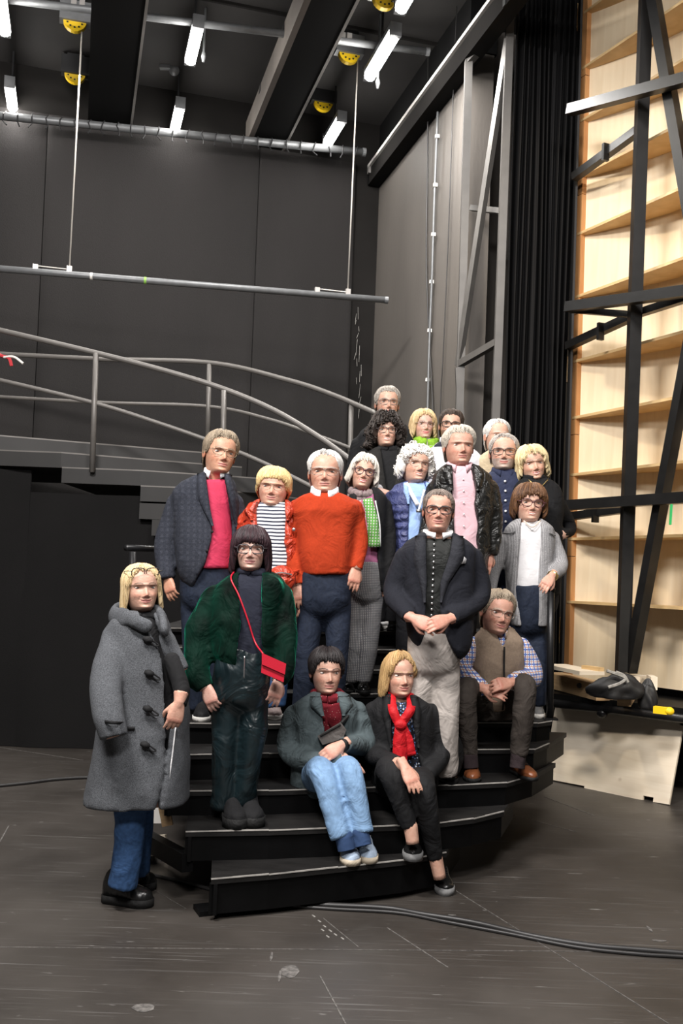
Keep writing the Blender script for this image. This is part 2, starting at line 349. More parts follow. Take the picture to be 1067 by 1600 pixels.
# ------------------------------------------------------------------ steel portal frame by the wall
pf = empty('portal_frame', px(755, 1000, 8.9), 'tall grey steel portal frame with diagonal brace beside the black curtain', 'frame')
YA, YB = 8.95, 8.55
fr = plain('frame_paint', (0.10, 0.095, 0.09), 0.45, metal=0.3, noise=0.15, nscale=6)
def fx(x, y, Y): return px(x, y, Y)
base = Vector((0, 0, 0))
for (x0, y0), (x1, y1), Ya, Yb, wd, nm in (((732, 95), (712, 860), YA, YA, 0.07, 'post'), ((797, 20), (765, 900), YB, YB, 0.07, 'post'), ((732, 95), (800, 22), YA, YB, 0.07, 'top_beam'), ((794, 60), (716, 572), YB, YA, 0.055, 'brace'), ((716, 570), (778, 534), YA, YB, 0.06, 'cross_beam'), ((736, 325), (785, 330), YA+0.15, YB+0.3, 0.05, 'cross_beam'), ((716, 575), (730, 860), YA, YA, 0.06, 'brace')):
    part(nm, beam_vf(px(x0, y0, Ya), px(x1, y1, Yb), wd, wd), fr, pf)
# ------------------------------------------------------------------ ceiling lamps
def lamp(x, y, L, label):
    c = pz(x, y, 6.85); o = empty('tube_lamp', c, label, 'lamp', 'tube lamps under the ceiling')
    a, b = c-AX*(L/2), c+AX*(L/2)
    part('tube', tube_vf([a+Vector((0, 0, 0)), b], 0.056, 12), M['lamp'], o, True)
    part('housing', beam_vf(a+Vector((0, 0, 0.075)), b+Vector((0, 0, 0.075)), 0.10, 0.05), M['pipe'], o)
    for p in (a-AX*0.03, b+AX*0.03): part('end_cap', box_vf(p+Vector((0, 0, 0.03)), 0.11, 0.05, 0.13, 0.27), M['pipe'], o)
    part('channel', beam_vf(b+Vector((0, 0, 0.1)), b+AX*0.22+Vector((0, 0, 0.2)), 0.04, 0.03), M['pipe'], o)
    part('hanger', beam_vf(c+Vector((0, 0, 0.1)), Vector((c.x, c.y, CEIL)), 0.02, 0.02), M['black'], o)
    if y < 0: return o
    l = bpy.data.lights.new('tube_glow', 'POINT'); l.energy = 13; l.color = (1, 0.97, 0.93); l.shadow_soft_size = 0.1
    lo = bpy.data.objects.new('tube_glow', l); COL.objects.link(lo); lo.location = c-Vector((0, 0, 0.14))
    return o
for x, y, L, lab in ((303, 69, 0.62, 'bright tube lamp just below the front grey pipe, centre left'), (277, 186, 0.58, 'bright tube lamp directly above the cloth batten, middle one'), (596, 88, 0.8, 'bright tube lamp crossing the right end of the front grey pipe'), (522, 207, 0.6, 'bright tube lamp above the right end of the cloth batten'), (18, 156, 0.6, 'bright tube lamp above the left end of the cloth batten'), (4, 22, 0.6, 'bright tube lamp in the top left corner of the ceiling'), (641, -12, 0.5, 'tube lamp cut by the top edge near the gallery')):
    lamp(x, y, L, lab)
det = empty('smoke_detector', pz(268, 107, CEIL-0.02), 'small white smoke detector on the dark ceiling between lamps', 'detector')
part('base', tube_vf([pz(272, 110, CEIL-0.04), pz(272, 110, CEIL)], 0.06, 14), M['pipe'], det, True)
part('bracket', box_vf(pz(258, 105, CEIL-0.02), 0.12, 0.06, 0.04), M['pipe'], det)
for x, y, lab in ((318, 88, 'small sprinkler head hanging right of the front centre lamp'), (590, 130, 'small sprinkler head hanging beside the long right lamp')):
    a = px(x, y, 9.6); o = empty('sprinkler', a, lab, 'sprinkler')
    part('stem', tube_vf([a+Vector((0, 0, 0.04)), Vector((a.x, a.y, CEIL))], 0.012, 8), M['pipe'], o)
    part('nozzle', tube_vf([a-Vector((0, 0, 0.06)), a, a+Vector((0, 0, .04))], [0.012, 0.025, 0.018], 8), M['pipe'], o)
# ------------------------------------------------------------------ pulleys, ropes, battens
def pulley(x, y, Y, label, drop=None):
    c = px(x, y, Y); o = empty('rope_pulley', c, label, 'pulley', 'yellow rope pulleys under the ceiling')
    part('block', box_vf(c+Vector((0, 0, 0.10)), 0.30, 0.12, 0.20, 0.27), M['pipe'] if y < 100 else M['black'], o)
    part('hanger', box_vf(Vector((c.x, c.y, (c.z+0.2+CEIL)/2)), 0.18, 0.08, CEIL-c.z-0.2, 0.27), M['black'], o)
    V = []; n = 20
    for s in (-0.03, 0.03):
        for k in range(n):
            t = 2*math.pi*k/n; V.append(c+LT*(0.115*math.cos(t))+AX*s+Vector((0, 0, 0.115*math.sin(t)+0.02)))
    part('wheel', (V, [tuple(range(n)), tuple(range(2*n-1, n-1, -1))]+[(k, n+k, n+(k+1) % n, (k+1) % n) for k in range(n)]), M['yellow'], o)
    for k in range(5):
        t = -0.5-k*0.54; part('wheel_hole', box_vf(c+LT*(0.08*math.cos(t))-AX*0.033+Vector((0, 0, 0.08*math.sin(t)+0.02)), 0.018, 0.008, 0.014, 0.27), M['black'], o)
    return c
P1c = pulley(117, 36, 9.5, 'yellow pulley above the left rope, just under the front pipe')
P2c = pulley(545, 86, 9.9, 'yellow pulley above the right rope, just under the front pipe')
pulley(117, 118, 10.6, 'yellow pulley on the dark column behind the left rope')
pulley(505, 162, 11.2, 'yellow pulley half hidden above the right end of the cloth batten')
pulley(600, 0, 8.9, 'yellow pulley at the top edge between the right lamps')
def rope(a, b, lab): single('hoist_rope', tube_vf([a, b], 0.0085, 6), M['wire'], lab, 'rope', 'hoist ropes', smooth=True)
A0, A1 = px(0, 420, 9.38), px(605, 469, 9.95)
dirA = (A1-A0).normalized(); A0 = A0-dirA*2.2
def on_pipe(A, B, x):
    t0, t1 = 0.0, 1.0
    for _ in range(40):
        tm = (t0+t1)/2; p = A+(B-A)*tm; v = p-CPOS; xx = 533.5+F_PX*v.dot(RIGHT)/v.dot(f0)
        if xx < x: t0 = tm
        else: t1 = tm
    return A+(B-A)*t0
def batten(A, B, r, label, marks, ties=()):
    o = empty('flying_batten', (A+B)/2, label, 'pipe')
    part('pipe', tube_vf([A, B], r, 14), M['pipe'], o, True)
    d = (B-A).normalized(); part('end_cap', tube_vf([B-d*0.03, B+d*0.008], r*1.12, 14), M['pipe'], o)
    for x, mt in marks:
        p = on_pipe(A, B, x); part('tape_band', tube_vf([p-d*0.012, p+d*0.012], r*1.06, 14), mt, o)
    for x in ties:
        p = on_pipe(A, B, x)
        part('rope_tie', tube_vf([p+Vector((random.uniform(-.02, .02), 0, r*1.3)), p+Vector((0, -r*1.25, 0)), p+Vector((random.uniform(-.03, .03), -r*0.6, -r*1.4)), p+Vector((random.uniform(-.04, .04), -r, -r*2.6))], 0.008, 5), M['black'], o)
    return o
b2 = batten(A0, A1, 0.034, 'bare grey pipe hanging on two ropes across the middle of the back drape', [(143, M['white']), (227, M['tape_g'])])
for x0, x1 in ((55, 108), (495, 543)):
    a, b = on_pipe(A0, A1, x0), on_pipe(A0, A1, x1)
    part('rope_clamp', box_vf(a+Vector((0, 0, 0.045)), 0.05, 0.05, 0.05, .27), M['alu'], b2); part('rope_clamp', box_vf(b+Vector((0, 0, 0.05)), 0.05, 0.05, 0.06, .27), M['alu'], b2)
    part('clamp_rod', tube_vf([a+Vector((0, 0, 0.06)), b+Vector((0, 0, 0.05))], 0.006, 6), M['wire'], b2)
rope(px(128, 50, 9.5), on_pipe(A0, A1, 108)+Vector((0, 0, 0.05)), 'pale steel rope holding the left part of the bare grey pipe')
rope(px(559, 92, 9.9), on_pipe(A0, A1, 543)+Vector((0, 0, 0.05)), 'pale steel rope holding the right end of the bare grey pipe')
B0, B1 = px(0, -2, 8.98), px(670, 81, 9.6); B0 = B0-(B1-B0).normalized()*2.0
b1 = batten(B0, B1, 0.036, 'front grey pipe with yellow tape close under the ceiling', [(190, M['tape_y']), (450, M['tape_y'])])
for x0 in (115, 535, 128, 545):
    part('rope_clamp', box_vf(on_pipe(B0, B1, x0)+Vector((0, 0, 0.05)), 0.05, 0.05, 0.06, .27), M['alu'], b1)
C0, C1 = px(0, 181, 10.45), px(570, 238, 11.45); C0 = C0-(C1-C0).normalized()*3
b3 = batten(C0, C1, 0.045, 'dark pipe with black rope ties holding up the back drape', [], list(range(8, 566, 22)))
# ------------------------------------------------------------------ black pleated curtain at the proscenium
cur = empty('stage_curtain', (1.85, 8.8, 0), 'tall black pleated velour curtain left of the wooden shell', 'curtain')
ca, cb = Vector((1.42, 8.62, 0)), Vector((2.02, 8.80, 0))
nfold = 11; nc = nfold*10+1; V = []
for r, z in enumerate(np.linspace(0.02, 7.3, 16)):
    for c in range(nc):
        t = c/(nc-1); p = ca+(cb-ca)*t
        a = t*nfold*2*math.pi
        off = 0.075*math.sin(a+0.5*math.sin(a*0.31+z*0.25))*(0.75+0.25*math.sin(a*0.21+1))+0.02*math.sin(a*2.3+z*0.2)
        lean = 0.012*math.sin(z*0.9+t*9)
        V.append(Vector((p.x+lean, p.y-off, z)))
nV = len(V); V2 = [v+Vector((0, 0.012, 0)) for v in V]; f = grid_faces(16, nc)
part('pleated_cloth', (V+V2, f+[tuple(k+nV for k in q[::-1]) for q in f]), M['velour'], cur, True)
part('side_hem', beam_vf(Vector((2.035, 8.74, 0.02)), Vector((2.035, 8.74, 7.3)), 0.02, 0.10), M['black'], cur)
# ------------------------------------------------------------------ curved wooden shell (back of a set wall)
S0 = Vector((2.08, 8.80, 0)); SD = Vector((0.456, -0.89, 0)).normalized()
SN = Vector((-0.89, -0.456, 0)).normalized()
shell = empty('curved_wall_flat', S0, 'tall curved wooden set wall seen from behind with ribs and pale plywood skin', 'set wall')
TL = 2.5
def sag(t): return 0.035+0.30*math.sin(math.pi*min(1, max(0, t/TL)))**0.9
def spt(t, z, back=0.0): p = S0+SD*t-SN*back; return Vector((p.x, p.y, z))
zr = []
for x, y in ((911, 107), (908, 189), (904, 276), (901, 366), (897, 464), (894, 565), (890, 653), (887, 742), (883, 842), (879, 940)):
    zr.append(px(x, y, S0.y).z)
zr = sorted(zr); zr = [0.80]+zr+[zr[-1]+0.53, zr[-1]+1.06]
ts = np.linspace(0.0, TL, 22)
for i in range(len(zr)-1):
    z0, z1 = zr[i]+0.012, zr[i+1]-0.012
    V = []
    for bk in (0, 0.012):
        for z in (z0, z1):
            for t in ts: V.append(spt(t, z, sag(t)+bk))
    n = len(ts); f = grid_faces(2, n)
    part('plywood_panel', (V, [q[::-1] for q in f]+[tuple(k+2*n for k in q) for q in f]+[(j, j+1, 2*n+j+1, 2*n+j) for j in range(n-1)]), M['ply'], shell, False)
for z in zr[1:-1]:
    V = []
    for dz in (-0.012, 0.012):
        for t in ts: V.append(spt(t, z+dz, 0.0))
        for t in ts[::-1]: V.append(spt(t, z+dz, sag(t)+0.005))
    n = 2*len(ts)
    part('rib', (V, [tuple(range(n)), tuple(range(2*n-1, n-1, -1))]+[(k, n+k, n+(k+1) % n, (k+1) % n) for k in range(n)]), M['rib'], shell)
for i in range(6):
    za, zb = 0.80+i*1.12, 0.80+(i+1)*1.12-0.006
    part('stile', beam_vf(spt(-0.015, za, 0.03), spt(-0.015, min(zb, 7.25), 0.03), 0.05, 0.12, SD), M['stile'], shell)
for x, y in ((907, 20), (900, 258), (890, 575), (873, 985)):
    c = spt(-0.06, px(x, y, S0.y).z, 0.02); part('joint_block', box_vf(c, 0.07, 0.05, 0.24, -0.3), M['rib'], shell)
# steel behind the shell: own frame, standing on the wagon
stl = empty('steel_bracing', spt(0.9, 0.75, -0.15), 'black welded steel bracing frame in front of the wooden set wall', 'frame')
def sdep(x, off=0.12):           # depth of the shell plane (pushed toward the room) under pixel column x
    n = SN; d = ray(x, 900); k = (S0+n*off-CPOS).dot(n)/d.dot(n); return (CPOS+d*k).y
for (x0, y0), (x1, y1), Y0, Y1, wd, nm in (
    ((1010, -30), (972, 1050), sdep(1000, .16), sdep(1000, .16), 0.095, 'post'),
    ((890, 172), (1095, 117), sdep(890, .36), sdep(1095, .30), 0.085, 'beam'), ((887, 480), (1095, 452), sdep(887, .36), sdep(1095, .30), 0.085, 'beam'), ((880, 790), (1095, 776), sdep(880, .36), sdep(1095, .30), 0.085, 'beam'),
    ((897, 277), (1002, 200), sdep(897, .06), sdep(1002, .06), 0.07, 'brace'), ((887, 541), (988, 494), sdep(887, .06), sdep(988, .06), 0.07, 'brace'), ((884, 808), (978, 795), sdep(884, .06), sdep(978, .06), 0.07, 'brace'),
    ((1018, -20), (1090, 400), sdep(1018, .2), sdep(1090, .2), 0.085, 'brace'), ((1082, 520), (984, 1050), sdep(1082, .24), sdep(984, .24), 0.085, 'brace'),
    ((890, 484), (993, 492), sdep(890, .33), sdep(993, .12), 0.05, 'strut'), ((990, 492), (1095, 458), sdep(990, .12), sdep(1095, .26), 0.06, 'strut'),
    ((1116, -80), (1098, 1090), sdep(1095, .2), sdep(1095, .2), 0.08, 'post')):
    part(nm, beam_vf(px(x0, y0, Y0), px(x1, y1, Y1), wd, wd), M['steel'], stl)
for x, y in ((946, 238), (938, 518), (930, 803)):
    part('bracket', box_vf(px(x, y, sdep(x, .10)), 0.06, 0.03, 0.15, 0.4), M['steel'], stl)
part('green_tape', beam_vf(px(1049, 788, sdep(1049, .4)), px(1047, 820, sdep(1049, .4)), 0.025, 0.012), plain('tape_bright_green', (0.03, 0.45, 0.12), .5), stl)
# ------------------------------------------------------------------ wagon that carries it, with offcuts lying on it
wz = 0.70
wag = empty('stage_wagon', (2.6, 8.3, 0), 'low black rolling wagon platform carrying the wooden set wall', 'platform')
wl, wr = pz(866, 1097, wz-0.03), pz(1067, 1121, wz-0.03); wdv = (wr-wl).normalized(); wr = wl+wdv*2.2; wn = Vector((-wdv.y, wdv.x, 0))
poly = [wl-wdv*0.15, wr, wr+wn*1.9, wl-wdv*0.15+wn*1.9]
part('deck', prism_vf([(p.x, p.y) for p in poly], wz-0.02, wz+0.04), M['step'], wag)
part('edge_pipe', tube_vf([wl+Vector((0, 0, -0.01)), wr+Vector((0, 0, -0.01))], 0.035, 12), M['railblack'], wag, True)
part('pipe_coupler', sphere_vf(on_pipe(wl, wr, 941)+Vector((0, 0, -0.045)), .045, .045, .04), M['railblack'], wag, True)
for t in (0.05, 1.1, 2.1):
    for k in (0.55, 1.8):
        p = wl+wdv*t+wn*k; part('leg', box_vf((p.x, p.y, wz/2-0.02), 0.07, 0.07, wz-0.04, .5), M['black'], wag)
part('back_panel', beam_vf(wl+wn*1.0+Vector((0, 0, -wz/2)), wr+wn*1.0+Vector((0, 0, -wz/2)), 0.03, wz-0.06), M['black'], wag)
def offcut(name, x0, y0, x1, y1, z, wd, h, mat, lab, cat='wood'):
    a, b = pz(x0, y0, z), pz(x1, y1, z)
    return single(name, beam_vf(a, b, wd, h), mat, lab, cat, 'timber offcuts on the wagon')
top = wz+0.04
q = empty('plank_stack', pz(920, 1068, top), 'long drilled wooden beam lying on the wagon behind the stairs', 'wood')
part('plank', beam_vf(pz(866, 1062, top+.08), pz(945, 1082, top+.06), 0.16, 0.13), M['plank'], q)
for x, y in ((891, 1064), (905, 1071)):
    part('drill_hole', tube_vf([px(x, y, pz(x, y, top+.08).y-0.11), px(x, y, pz(x, y, top+.08).y-0.07)], 0.022, 12), M['black'], q)
offcut('plank', 866, 1040, 925, 1052, top+.22, 0.22, 0.03, M['panel'], 'pale flat board on top of the drilled beam')
offcut('plank', 912, 1042, 940, 1046, top+.25, 0.05, 0.03, M['rib'], 'short brown batten lying on the pale flat board')
offcut('wood_block', 975, 1093, 986, 1077, top+.06, 0.10, 0.10, M['plank'], 'square wooden block below the crumpled black cloth')
offcut('wood_block', 990, 1068, 1003, 1066, top+.14, 0.10, 0.12, M['panel'], 'pale notched wooden block right of the crumpled black cloth')
offcut('plank', 1008, 1062, 1075, 1070, top+.10, 0.14, 0.04, M['rib'], 'orange brown plank at the right end of the wagon')
offcut('wood_block', 1015, 1064, 1022, 1068, top+.17, 0.05, 0.10, M['panel'], 'small pale upright offcut on the right plank')
c = pz(1035, 1110, top+.03); single('yellow_clamp', join(beam_vf(c-wdv*.06, c+wdv*.04, .05, .05), sphere_vf(c+wdv*.05, .035, .03, .03)), M['yellow'], 'small yellow clamp lying on the wagon edge', 'clamp')
def crumple(name, cx, cy, z, rx, ry, rz, seed, mat, lab, cat='cloth'):
    c = pz(cx, cy, z); rg = np.random.default_rng(seed); V = []; nu, nv = 40, 20
    ph = rg.uniform(0, 6, (8, 3)); 
    for i in range(nv):
        a = math.pi*i/(nv-1)
        for j in range(nu):
            b = 2*math.pi*j/nu; d = np.array((math.sin(a)*math.cos(b), math.sin(a)*math.sin(b), math.cos(a)))
            k = 1+0.10*sum(math.sin(1.6*d@np.roll(ph[q], q)*0.8+ph[q][0]*3)*0.4 for q in range(8))
            k += 0.10*math.sin(a)*abs(math.sin(3*b+2*a+ph[0][0]))+0.05*math.sin(a)*math.sin(7*b+4*a)
            V.append(c+Vector((d[0]*rx*k, d[1]*ry*k, max(-rz*0.55, d[2]*rz*k))))
    return single(name, (V, grid_faces(nv, nu, True)), mat, lab, cat, smooth=True)
o = crumple('black_cloth', 965, 1078, top+.14, 0.19, 0.11, 0.11, 3, M['black'], 'crumpled black cloth with pale stripes heaped on the wagon')
for pts in ([(948, 1048), (965, 1054), (977, 1060), (968, 1068), (950, 1074)], [(962, 1050), (975, 1056), (981, 1066)]):
    part('reflective_stripe', tube_vf(catmull([px(x, y, o.location.y-0.14) for x, y in pts], 14), 0.012, 6), M['scuff2'], o)
crumple('black_cloth', 1005, 1060, top+.12, 0.12, 0.08, 0.12, 5, M['black'], 'second black cloth bundle slumped behind the steel post')
crumple('black_bag', 1012, 1092, top+.08, 0.065, 0.06, 0.13, 9, M['black'], 'upright black sack standing at the wagon front', 'bag')
crumple('black_cloth', 1045, 1056, top+.05, 0.16, 0.10, 0.10, 12, M['black'], 'flat black bundle on the right plank')
# pine panel leaning against the wagon
def pan(x, y, h):        # h: 0 bottom .. 1 top along the leaning board
    return None
bl, br = pz(848, 1217, 0.004), pz(1045, 1258, 0.004)
tl_, tr_ = pz(868, 1099, 0.62), pz(1064, 1128, 0.62)
tl_ = bl+(tl_-bl); nrm = (br-bl).cross(tl_-bl).normalized()
def onpan(x, y):
    d = ray(x, y); k = (bl-CPOS).dot(nrm)/d.dot(nrm); return CPOS+d*k
pts = [(848, 1216), (868, 1101), (1062, 1126), (1061, 1132), (1067, 1134), (1045, 1257), (1020, 1253), (1021, 1246), (1005, 1243), (1004, 1250), (912, 1236), (913, 1228)]
W = [onpan(*p) for p in pts]; n = len(W); back = nrm*(-0.02 if nrm.y < 0 else 0.02)
V = W+[p+back for p in W]
single('leaning_panel', (V, [tuple(range(n)), tuple(range(2*n-1, n-1, -1))]+[(k, n+k, n+(k+1) % n, (k+1) % n) for k in range(n)]), M['panel'], 'pale notched pine panel leaning against the wagon on the right', 'panel')
# ================================================================== MAIN STAIRCASE
ZS = [0.204, 0.357, 0.492, 0.639, 0.763, 0.902, 1.030, 1.143, 1.258]
NO = [[(330, 1372), (420, 1365), (528, 1354), (630, 1343), (697, 1331)],
      [(290, 1298), (420, 1296), (621, 1289), (681, 1285), (740, 1278), (787, 1267)],
      [(258, 1235), (420, 1234), (700, 1226), (792, 1222), (835, 1210)],
      [(240, 1179), (420, 1176), (742, 1170), (835, 1170), (858, 1161)],
      [(222, 1128), (420, 1131), (600, 1128), (840, 1129), (862, 1126)],
      [(215, 1080), (560, 1083), (850, 1083)],
      [(222, 1043), (560, 1046), (838, 1046)],
      [(232, 1010), (560, 1014), (828, 1016)],
      [(240, 980), (560, 985), (818, 988)]]
st = empty('staircase', (0.1, 5.5, 0), 'broad black stage staircase with worn pale edges the group stands on', 'stairs')
YBK = 8.05
for k, (z, pl) in enumerate(zip(ZS, NO)):
    P = [pz(x, y, z) for x, y in pl]
    L, R = P[0], P[-1]
    kb = min(k+2, 8) if k < 8 else None
    if kb is not None:
        P2 = [pz(x, y, ZS[kb]) for x, y in NO[kb]]; yb = max(p.y for p in P2)
    else: yb = YBK
    yb = max(yb, R.y+0.15, L.y+0.15)
    lb = Vector((L.x-0.16 if k < 4 else L.x, yb, z)); rb = Vector((R.x+(0.22 if k < 4 else 0.05), yb, z))
    poly = [(p.x, p.y) for p in P]+[(rb.x, rb.y), (lb.x, lb.y)]
    tr = part('tread', prism_vf(poly, z-0.03, z), M['tread'], st)
    z0 = ZS[k-1] if k else 0.03
    # riser boards, one per straight piece
    Q = [lb+(L-lb).normalized()*max(0.05, (L-lb).length-0.45)]+P+[R+(rb-R).normalized()*min(0.5, (rb-R).length)]
    for a, b in zip(Q[:-1], Q[1:]):
        d = (b-a).normalized(); n_ = Vector((-d.y, d.x, 0))*0.022
        pa, pb = a+n_, b+n_
        part('riser', beam_vf(Vector((pa.x, pa.y, (z0-0.0+z-0.03)/2)), Vector((pb.x, pb.y, (z0+z-0.03)/2)), 0.018, z-0.03-z0), M['step'], st)
    for a, b in zip(P[:-1], P[1:]):
        d = (b-a).normalized(); n_ = Vector((-d.y, d.x, 0))*0.0
        part('nosing', beam_vf(a+n_+Vector((0, 0, -0.004)), b+n_+Vector((0, 0, -0.002)), 0.006, 0.0065), M['nosing'], st)
# underframe at the left of the lowest steps
for a, b, wd, h in (((213, 1303), (297, 1352), 0.06, 0.09),):
    A_, B_ = px(a[0], a[1], 5.45), px(b[0]-4, b[1]-4, 4.82)
    part('frame_beam', beam_vf(A_, B_, wd, h), M['step'], st)
A_, B_ = pz(212, 1295, 0.30), pz(285, 1262, 0.30)
part('frame_beam', beam_vf(pz(215, 1345, 0.02), pz(300, 1330, 0.02), 0.05, 0.04), M['scuff'], st)
part('foot_plate', box_vf(pz(332, 1420, 0.012), 0.16, 0.12, 0.024, 0.4), M['step'], st)
part('side_board', beam_vf(px(222, 1330, 5.55), px(262, 1326, 5.5), 0.02, 0.16), M['panel'], st)
part('side_board', beam_vf(px(225, 1272, 5.6), px(256, 1272, 5.55), 0.02, 0.10), M['white'], st)
part('side_board', beam_vf(px(254, 1250, 5.4), px(262, 1290, 5.4), 0.02, 0.06), M['plank'], st)
# tan light-catching side panels of the upper steps at the right
part('side_board', beam_vf(pz(866, 1145, 0.0)+Vector((0, .1, 0.38)), pz(866, 1145, 0.0)+Vector((0.1, 0.9, 0.38)), 0.02, 0.74), M['step'], st)
part('landing_edge', box_vf((0.3, YBK, 1.2), 2.8, 0.03, 0.10), M['step'], st)
# handrails at either side of the steps
def railing(base, top, toward, lab):
    o = empty('handrail', base, lab, 'handrail')
    part('post', tube_vf([base, top], 0.024, 12), M['railblack'], o, True)
    part('rail', tube_vf(catmull([top+Vector((0, -0.02, -0.03)), top+Vector((0, 0.01, 0.0)), top+(toward-top)*0.1, toward], 14), 0.024, 12), M['railblack'], o, True)
    b2 = Vector((toward.x, toward.y, base.z+0.4)); part('post', tube_vf([b2, toward], 0.022, 10), M['railblack'], o, True)
    part('base_plate', box_vf(base+Vector((0, 0, 0.006)), 0.09, 0.09, 0.012), M['railblack'], o)
bR = pz(859, 1124, 0.763)
tR = px(861, 916, bR.y)
railing(bR, tR, tR+Vector((-0.10, 1.35, 0.62)), 'slim black handrail at the right end of the steps')
bL = pz(206, 1112, 0.763); bL = px(206, 1112, bL.y); tL = px(200, 857, bL.y)
bL.z = 0.763
o = empty('handrail', bL, 'short black handrail end visible behind the grey coated woman', 'handrail')
part('post', tube_vf([bL, px(207, 862, bL.y)], 0.022, 12), M['railblack'], o, True)
part('rail', tube_vf([px(197, 856, bL.y), px(250, 858, bL.y+0.35), px(300, 845, bL.y+0.9)], 0.020, 12), M['railblack'], o, True)
part('base_plate', box_vf(bL+Vector((0, 0, 0.006)), 0.09, 0.09, 0.012), M['railblack'], o)
# ================================================================== BRIDGE FLIGHT AT THE LEFT BACK
br_ = empty('bridge_stairs', (-2.2, 9.1, 0), 'dark stepped bridge rising to the left behind the group with grey railings', 'bridge')
YN = 8.72
zt = px(60, 704, YN).z
steps = []   # (left near px, right near px, y px of the top edge, far end px)
steps.append(((-420, 676), (-30, 677), (315, 706)))
steps.append(((-130, 697), (96, 706), (378, 729)))
steps.append(((97, 728), (220, 734), (430, 748)))
steps.append(((220, 756), (322, 762), (490, 768)))
for (a, b, c) in steps:
    A_, B_ = px(a[0], a[1], YN), px(b[0], b[1], YN); z = B_.z
    A_.z = z; d = ray(*c)
    Ck = CPOS+d*((z-CAM_H)/d.z) if abs(d.z) > 1e-3 else px(*c, 9.6)
    if Ck.y > 10.4 or Ck.y < YN: Ck = px(c[0], c[1], 9.6); Ck.z = z
    poly = [(A_.x, A_.y), (B_.x, B_.y), (Ck.x, Ck.y), (Ck.x-0.1, Ck.y+0.9), (A_.x, A_.y+1.6)]
    part('step', prism_vf(poly, z-0.145, z-0.012), M['stepgrey'], br_)
    part('step_edge', prism_vf(poly, z-0.012, z), M['rail'], br_)
z = px(270, 762, YN).z
for k in range(7):
    z -= 0.15; x0 = -1.35+k*0.13
    if z < 1.3: break
    poly = [(x0-0.5, YN-0.05*k), (x0+0.15, YN-0.07*k), (x0+1.3, YN+0.45-0.05*k), (x0+1.2, YN+1.3), (x0-0.5, YN+1.3)]
    part('step', prism_vf(poly, z-0.145, z), M['stepgrey'], br_)
def railset(pts, depths, r, nm='rail'):
    P = catmull([px(x, y, Y) for (x, y), Y in zip(pts, depths)], 48); part(nm, tube_vf(P, r, 10), M['rail'], br_, True)
railset([(-60, 502), (0, 516), (148, 551), (260, 580), (350, 608), (430, 642), (500, 684), (550, 720)], [8.75, 8.72, 8.70, 8.66, 8.6, 8.5, 8.35, 8.2], 0.025)
railset([(-60, 582), (0, 594), (148, 630), (250, 662), (330, 690), (400, 718), (480, 757), (530, 785)], [8.75, 8.72, 8.70, 8.66, 8.6, 8.5, 8.35, 8.2], 0.020)
railset([(-60, 550), (0, 553), (160, 561), (330, 567), (450, 594), (520, 617), (590, 647)], [9.9, 9.9, 9.85, 9.8, 9.6, 9.4, 9.1], 0.025)
railset([(-60, 617), (0, 620), (160, 629), (325, 635), (420, 655), (500, 682), (560, 705)], [9.9, 9.9, 9.85, 9.8, 9.6, 9.4, 9.1], 0.018)
for (x0, y0), (x1, y1), Y in (((150, 552), (144, 738), 8.69), ((350, 610), (348, 740), 8.59), ((327, 569), (324, 700), 9.8), ((549, 630), (545, 790), 9.3)):
    part('post', tube_vf([px(x0, y0, Y), px(x1, y1, Y)], 0.026, 10), M['rail'], br_, True)
# dark cloth skirt under the bridge in three lengths
for i, (x0, x1) in enumerate(((-330, 40), (40, 330), (330, 620))):
    V = []; nc = 40; nr = 12
    for side in (0, 1):
        for r in range(nr):
            for c in range(nc):
                x = x0+(x1-x0)*c/(nc-1); p = px(x, 900, 8.78); z = 2.52*r/(nr-1)
                if i > 0: z = min(z, 2.32 if i == 1 else 1.4)
                V.append(Vector((p.x-0.03*i, 8.78+0.02*math.sin(p.x*8+0.6*math.sin(z*2)+i)+0.015*math.sin(p.x*3+z)+0.02*side+0.02*i, z+0.004)))
    n = nr*nc; f = grid_faces(nr, nc)
    part('skirt_cloth', (V, [q[::-1] for q in f]+[tuple(k+n for k in q) for q in f]), M['skirt'], br_, True)
part('barrier_tape', tube_vf(catmull([px(-20, 545, 8.74), px(2, 556, 8.7), px(14, 560, 8.68), px(18, 572, 8.68)], 12), 0.016, 6), M['tape_r'], br_)
part('barrier_tape', tube_vf(catmull([px(6, 558, 8.68), px(22, 558, 8.67), px(36, 568, 8.67)], 12), 0.012, 6), M['white'], br_)
# ------------------------------------------------------------------ cables on the floor
def floor_cable(pts, r, lab):
    P = [pz(x, y, 0.0)+Vector((0, 0, r)) for x, y in pts]
    single('floor_cable', tube_vf(catmull(P, 60), r, 8), M['cable'], lab, 'cable', 'cables on the stage floor', smooth=True)
floor_cable([(430, 1413), (500, 1418), (600, 1423), (660, 1433), (740, 1446), (830, 1467), (920, 1482), (1000, 1489), (1090, 1496), (1300, 1512)], 0.014, 'thick black cable running from under the stairs to the right edge')
floor_cable([(452, 1418), (520, 1423), (620, 1429), (700, 1444), (800, 1463), (900, 1483), (1000, 1494), (1090, 1500), (1300, 1520)], 0.009, 'thinner cable running alongside the thick one to the right edge')
floor_cable([(-20, 1232), (40, 1226), (90, 1220), (150, 1217), (215, 1222)], 0.012, 'dark cable crossing the floor behind the grey coated woman')
floor_cable([(214, 1366), (250, 1373), (290, 1382), (330, 1393)], 0.010, 'pale grey cable running under the lowest step')
